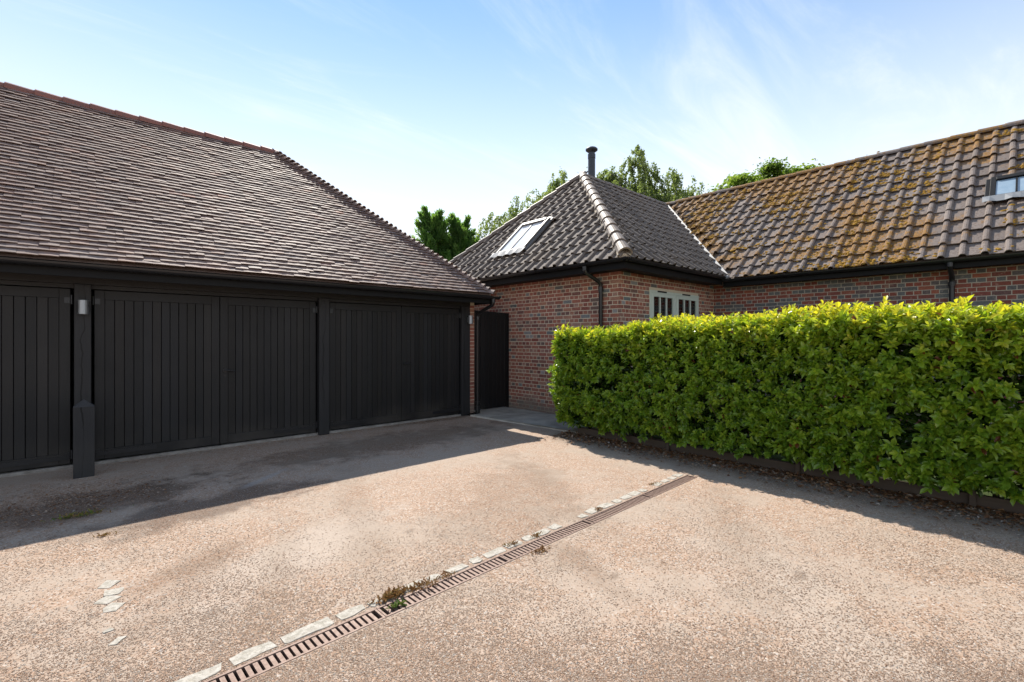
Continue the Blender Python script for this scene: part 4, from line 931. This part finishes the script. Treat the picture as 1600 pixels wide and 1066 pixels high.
# ------------------------------------------------------------------ drain channel
drain = thing('drainage_channel', tuple(D0 + DD * 4), 'narrow slotted rusty drain channel crossing the gravel drive', 'drain')
m = MB(); Lc = np.linalg.norm(D1 - D0); Mx = frame(D0, DD, DN, np.array([0, 0, 1.0]))
m.box(0, Lc, -DW, -DW + 0.012, -0.13, -0.004, Mx); m.box(0, Lc, DW - 0.012, DW, -0.13, -0.004, Mx); m.box(0, Lc, -DW, DW, -0.14, -0.13, Mx); m.build('trough', M_TROUGH, drain)
nsec = 8; sl = Lc / nsec
bar_t = MB(); bar_t.box(-0.0105, 0.0105, -0.047, 0.047, -0.018, -0.001)
bar_me = bar_t.mesh('bar'); bar_me.materials.append(M_GRATE)
for i in range(nsec):
    a = i * sl + 0.002; b = (i + 1) * sl - 0.002; dz = 0.001 * rng.random()
    m = MB(); m.box(a, b, -DW + 0.001, -0.048, -0.02, 0.003 + dz, Mx); m.box(a, b, 0.048, DW - 0.001, -0.02, 0.003 + dz, Mx); m.box(a, a + 0.012, -0.047, 0.047, -0.02, 0.002, Mx); m.box(b - 0.012, b, -0.047, 0.047, -0.02, 0.002, Mx)
    gr = m.build('grate', M_GRATE, drain)
    nbar = 26
    for k in range(nbar):
        t = a + 0.012 + (b - a - 0.024) * (k + 1) / (nbar + 1); o = bpy.data.objects.new('bar', bar_me); COL.objects.link(o); o.parent = gr
        o.matrix_basis = Matrix(frame(D0 + DD * t, DD, DN, np.array([0, 0, 1.0])).tolist())
# worn stone edging along its far side
edge = bpy.data.objects.new('stone_edging', None); COL.objects.link(edge); edge.location = tuple(D0 + DD * 4 + DN * 0.12); kind(edge, 'structure')
def stone(cx, w, dpt, parent, ctr=None, ang=None, hgt=0.012):
    k = 9; a0 = rng.random(); V = []; base = D0 + DD * cx + DN * (DW + 0.02 + dpt / 2) if ctr is None else np.asarray(ctr, float)
    dd, dn = (DD, DN) if ang is None else (np.array([math.cos(ang), math.sin(ang), 0]), np.array([-math.sin(ang), math.cos(ang), 0]))
    ring = [(sx * w / 2 * (1 + 0.10 * rng.normal()), sy * dpt / 2 * (1 + 0.17 * rng.normal())) for sx, sy in ((-1, -.8), (-.85, -1), (0, -1), (.85, -1), (1, -.8), (1, .8), (.85, 1), (-.1, 1), (-1, .85))]
    top = [base + dd * x * 0.96 + dn * y * 0.93 + np.array([0, 0, hgt + 0.0012 * rng.normal()]) for x, y in ring]; bot = [base + dd * x + dn * y + np.array([0, 0, -0.02]) for x, y in ring]
    mm = MB(); mm.add(np.array(top + bot), [tuple(range(k))] + [(i, k + i, k + (i + 1) % k, (i + 1) % k) for i in range(k)]); return mm.build('stone', M_SETT, parent)
x = 2.3
while x < Lc - 0.05:
    w = 0.09 + 0.10 * rng.random() + (0.10 if x < 3.6 else 0)
    if rng.random() < (0.93 if x > 4.4 else 0.8): stone(x + w / 2, w, 0.06 + 0.03 * rng.random(), edge, hgt=0.004)
    x += w + 0.02 + 0.03 * rng.random()
for (px, py, w, d, a) in ((171, 913, 0.10, 0.09, 0.9), (176, 926, 0.09, 0.10, 1.3), (168, 938, 0.09, 0.09, 0.7), (176, 950, 0.10, 0.08, 1.1), (183, 1002, 0.07, 0.05, 0.9), (168, 986, 0.04, 0.04, 0.4)):
    stone(0, w, d, ground, gnd(px, py), a, 0.004)

# ------------------------------------------------------------------ loose pebbles, litter, weeds
def pebbles(n, sampler, smin, smax, name, mat):
    V0 = np.array([(1, 0, 0), (-1, 0, 0), (0, 1, 0), (0, -1, 0), (0, 0, 1), (0, 0, -1)], float)
    V0 = np.vstack([V0, np.array([(a, b, 0.55) for a in (-.6, .6) for b in (-.6, .6)])])
    F0 = np.array([(0, 9, 7), (0, 2, 9), (2, 8, 9), (2, 1, 8), (1, 6, 8), (1, 3, 6), (3, 7, 6), (3, 0, 7), (4, 9, 8), (4, 8, 6), (4, 6, 7), (4, 7, 9)])
    P = sampler(n); n = len(P); s = smin + (smax - smin) * rng.random(n) ** 2
    J = V0[None] * (1 + rng.normal(0, 0.13, (n, len(V0), 3))); a = rng.random(n) * 6.28; ca, sa = np.cos(a), np.sin(a)
    sx, sy, sz = s * (0.8 + 0.6 * rng.random(n)), s, s * (0.17 + 0.14 * rng.random(n))
    X = J[:, :, 0] * sx[:, None]; Y = J[:, :, 1] * sy[:, None]
    V = np.stack([P[:, 0, None] + X * ca[:, None] - Y * sa[:, None], P[:, 1, None] + X * sa[:, None] + Y * ca[:, None], P[:, 2, None] + J[:, :, 2] * sz[:, None]], -1)
    F = (np.arange(n) * len(V0))[:, None, None] + F0[None]; T = np.repeat(rng.random((n, 3)), len(V0), 0)
    return kind(link(name, fast_mesh(name, V.reshape(-1, 3), [F.reshape(-1, 3)], T, True), mat), 'stuff')
def sample_ground(n):
    px = rng.random(n * 2) * 1700 - 50; py = 1090 - (rng.random(n * 2) ** 1.25) * 430
    d = np.stack([(px - 800) / FPX, np.ones(len(px))], -1); f = FPX * CAM_H / (py - HORIZON)
    xr, fw = d[:, 0] * f, f; X = xr * AX[0] + fw * AX[1]; Y = xr * AY[0] + fw * AY[1]
    nz = np.array([mnoise.noise(Vector((x * 1.1, y * 1.1, 0.3))) + 0.5 * mnoise.noise(Vector((x * 5, y * 5, 1.3))) for x, y in zip(X, Y)])
    dn = (X - D0[0]) * DN[0] + (Y - D0[1]) * DN[1]
    ok = (rng.random(len(X)) < np.clip(0.62 + nz * 0.9, 0.2, 1)) & (np.abs(dn) > DW + 0.006) & (Y < 7.74) & ~((X > 5.75) & (Y > 4.6)) & (X < 6.1)
    return np.c_[X, Y, np.full(len(X), 0.0008)][ok][:n]
pebbles(150000, sample_ground, 0.0022, 0.0056, 'gravel', M_PEB)
def debris(n):
    c = gnd(125, 770); a = np.c_[c[0] + rng.normal(0, 0.5, n), np.minimum(c[1] + rng.normal(0, 0.28, n), 7.1), np.full(n, 0.001)]
    y_ = rng.random(n) * 7.4 - 2.4; b = np.c_[5.95 - np.abs(rng.normal(0, 0.22, n)) + (5 - y_) * 0.02, y_, np.full(n, 0.001)]
    g3 = np.c_[rng.random(n) * 5.4 + 0.1, 7.72 - np.abs(rng.normal(0, 0.10, n)), np.full(n, 0.001)]
    P = np.vstack([a, b, g3]); return P[rng.permutation(len(P))[:n]]
pebbles(5200, debris, 0.004, 0.013, 'loose_stones', M_PEB)
def flat_leaves(n, sampler, lmin, lmax, name, mat, lo=0.0, hi=1.0):
    P = sampler(n); n = len(P); D = np.c_[rng.normal(0, 1, (n, 2)), rng.normal(0, 0.18, n)]; Nn = np.c_[rng.normal(0, 0.35, (n, 2)), np.ones(n)]; L = lmin + (lmax - lmin) * rng.random(n)
    T = np.zeros((n, 3)); T[:, 0] = lo + (hi - lo) * rng.random(n); return kind(leaf_mesh(name, P, D, Nn, L, L * 0.6, T, mat, None), 'stuff')
def litter(n):
    y = rng.random(n) * 7.6 - 2.4; x = 6.02 - np.abs(rng.normal(0, 0.24, n)) + (5.0 - y) * 0.02; x = np.where(rng.random(n) < 0.3, 6.0 + rng.random(n) * 0.5, x); return np.c_[x, y, np.full(n, 0.006) + 0.012 * rng.random(n)]
flat_leaves(7500, litter, 0.018, 0.055, 'leaf_litter', M_LITTER)
def litter2(n):
    c = gnd(125, 785); return np.c_[c[0] + rng.normal(0, 0.42, n), np.minimum(c[1] + rng.normal(0, 0.22, n), 7.1), np.full(n, 0.005)]
flat_leaves(420, litter2, 0.01, 0.03, 'leaf_litter', M_LITTER, 0.1, 1.0)
def weed(px, py, n, rad, hgt, lo, hi, label, along=1.0):
    c = gnd(px, py); th = thing('weed_tuft', tuple(c), label, 'weed', None); a = rng.random(n) * 6.28
    P = np.c_[c[0] + rng.normal(0, rad * along, n), c[1] + rng.normal(0, rad * 0.45, n), np.full(n, 0.002)]; D = np.c_[np.cos(a) * 0.8, np.sin(a) * 0.8, 0.15 + rng.random(n)]; Nn = np.c_[rng.normal(0, 0.4, (n, 2)), np.ones(n)]
    L = hgt * (0.5 + rng.random(n)); T = np.zeros((n, 3)); T[:, 0] = lo + (hi - lo) * rng.random(n); kind(leaf_mesh('foliage', P, D, Nn, L, L * 0.32, T, M_WEED, th), 'stuff')
weed(612, 933, 150, 0.045, 0.035, 0.0, 0.6, 'brown withered weed tuft beside the green one on the drain')
weed(622, 947, 60, 0.022, 0.028, 0.8, 1.0, 'small bright green weed growing out of the drain slots')
weed(655, 918, 110, 0.05, 0.028, 0.0, 0.5, 'flat dried weed on the drain edge nearest the withered tuft', 1.5)
weed(700, 900, 50, 0.03, 0.022, 0.0, 0.5, 'tiny rusty weed at the first gap in the pale edging stones')
weed(800, 851, 45, 0.028, 0.022, 0.0, 0.6, 'tiny dry weed between the pale stones halfway along the drain')
weed(838, 838, 45, 0.025, 0.022, 0.0, 0.6, 'small orange dry weed among the pale stones past the middle of the drain')
weed(936, 797, 40, 0.025, 0.022, 0.0, 0.5, 'small tan weed by the drain where the slots look finest')
weed(1020, 757, 40, 0.04, 0.02, 0.1, 0.5, 'dry weed at the far end of the drain near the hedge shadow')
weed(845, 862, 70, 0.05, 0.025, 0.0, 0.4, 'straggly brown weed on the near side of the drain')
weed(125, 806, 130, 0.07, 0.03, 0.3, 1.0, 'yellow and green weed patch in the shade below the bollard', 1.4)
weed(162, 838, 40, 0.03, 0.025, 0.1, 0.6, 'small golden weed on the edge of the garage shadow')

# ------------------------------------------------------------------ trees behind
def pt(u, depth, z):
    d = ray(u, HORIZON); p = d * depth; return np.array([p[0], p[1], z])
def tree(name, label, base, height, crown, kindn, nleaf, lsz, seed, bark):
    r = np.random.default_rng(seed); th = thing(name, tuple(base), label, 'tree', 'trees behind the house')
    tr = MB(); H = height; lean = r.normal(0, 0.25, 2)
    def axis(t): return base + np.array([lean[0] * t * t, lean[1] * t * t, H * t])
    tr.tube([axis(t) for t in (0, 0.15, 0.35, 0.6, 0.8, 0.97)], [0.03 * H * k for k in (0.62, 0.5, 0.40, 0.24, 0.12, 0.03)], 9)
    tips = []; nl = 34 if kindn != 'cypress' else 60
    for k in range(nl):
        t = 0.28 + 0.70 * (k + r.random()) / nl if kindn != 'cypress' else 0.06 + 0.92 * (k + r.random()) / nl
        a = k * 2.4 + r.normal(0, 0.3)
        if kindn == 'cypress': reach = crown * (1.02 - t) ** 1.0 * (0.6 + 0.6 * r.random()); rise = reach * 0.6
        else:
            reach = crown * math.sqrt(max(0.05, 1 - ((t - 0.50) / 0.56) ** 2)) * (0.6 + 0.5 * r.random()); rise = reach * (0.35 + 0.5 * r.random()) * (1.15 - t * 0.5)
        p0 = axis(t); p2 = p0 + np.array([math.cos(a) * reach, math.sin(a) * reach, rise]); p1 = (p0 + p2) / 2 + np.array([0, 0, rise * 0.25])
        rad = 0.011 * H * (1.1 - t) + 0.012; tr.tube([p0, p1, p2], [rad, rad * 0.6, rad * 0.2], 5, caps=False)
        for q in range(7):
            s = 0.30 + 0.72 * (q + r.random()) / 7; pp = p0 * (1 - s) ** 2 + 2 * p1 * s * (1 - s) + p2 * s * s; tips.append((pp, a, s, reach))
    tr.build('trunk', bark, th, smooth=True)
    per = nleaf // len(tips); P, D, Nn, T = [], [], [], []
    for pp, a, s, reach in tips:
        tone = r.random() * 0.6
        if kindn == 'birch':
            ns = 3; L = 0.55 + 0.9 * r.random()
            for q in range(ns):
                o = r.normal(0, 0.28, 3); sw = r.normal(0, 0.25, 2); n_ = per // ns; tt = r.random(n_) * L
                c = pp + o + np.c_[sw[0] * tt + math.cos(a) * 0.25 * np.minimum(tt, .5), sw[1] * tt + math.sin(a) * 0.25 * np.minimum(tt, .5), -tt + 0.25 * np.minimum(tt, 0.4)]
                P.append(c + r.normal(0, 0.05, (n_, 3))); D.append(np.c_[r.normal(0, 0.6, (n_, 2)), -0.7 + r.normal(0, 0.3, n_)]); Nn.append(r.normal(0, 1, (n_, 3))); T.append(tone + 0.4 * r.random(n_))
        elif kindn == 'cypress':
            n_ = per; tt = r.random(n_); dirv = unit([math.cos(a), math.sin(a), 1.9]); Lb = 0.75
            c = pp + dirv * (tt * Lb)[:, None] + r.normal(0, 1, (n_, 3)) * (0.12 * (1 - tt) + 0.015)[:, None]
            P.append(c); D.append(dirv + r.normal(0, 0.42, (n_, 3))); Nn.append(r.normal(0, 1, (n_, 3))); T.append(tone * 0.8 + 0.4 * tt * r.random(n_))
        else:
            n_ = per; c = pp + r.normal(0, 0.26, (n_, 3)) * np.array([1, 1, 0.6]); P.append(c); D.append(np.c_[math.cos(a) + r.normal(0, 0.8, n_), math.sin(a) + r.normal(0, 0.8, n_), -0.25 + r.normal(0, 0.4, n_)]); Nn.append(np.array([0, 0, 1]) + r.normal(0, 0.55, (n_, 3))); T.append(tone + 0.4 * r.random(n_))
    P, D, Nn = np.vstack(P), np.vstack(D), np.vstack(Nn); T = np.concatenate(T); n = len(P); L = lsz * (0.7 + 0.6 * r.random(n))
    kind(leaf_mesh('crown', P, D, Nn, L, L * (0.65 if kindn != 'cypress' else 0.20), np.c_[T, T, T], M_TLEAF[kindn], th), 'stuff')
def tz(py, depth): return CAM_H + (HORIZON - py) / FPX * depth
tree('cypress_tree', 'dark green cypress tree with a pointed top beside the garage roof', pt(682, 22, 0), tz(345, 22), 2.5, 'cypress', 20000, 0.24, 11, M_BARK)
tree('cypress_tree', 'lower bright green cypress tree right of the pointed one', pt(724, 22.5, 0), tz(356, 22.5), 2.1, 'cypress', 15000, 0.24, 12, M_BARK)
tree('birch_tree', 'loose pale green birch tree standing behind the skylight roof', pt(786, 25, 0), tz(338, 25), 2.6, 'birch', 44000, 0.10, 13, M_BIRCHBARK)
tree('birch_tree', 'thin birch tree showing just left of the roof apex', pt(872, 27, 0), tz(282, 27), 1.9, 'birch', 30000, 0.11, 14, M_BIRCHBARK)
tree('birch_tree', 'tall weeping birch tree right beside the metal flue', pt(978, 26, 0), tz(268, 26), 2.7, 'birch', 64000, 0.11, 15, M_BIRCHBARK)
tree('birch_tree', 'shorter weeping birch tree where the two roofs meet', pt(1058, 27, 0), tz(292, 27), 2.4, 'birch', 50000, 0.10, 16, M_BIRCHBARK)
tree('ash_tree', 'fresh light green ash tree above the mossy roof ridge', pt(1192, 24, 0), tz(268, 24), 3.0, 'ash', 34000, 0.17, 17, M_BARK)
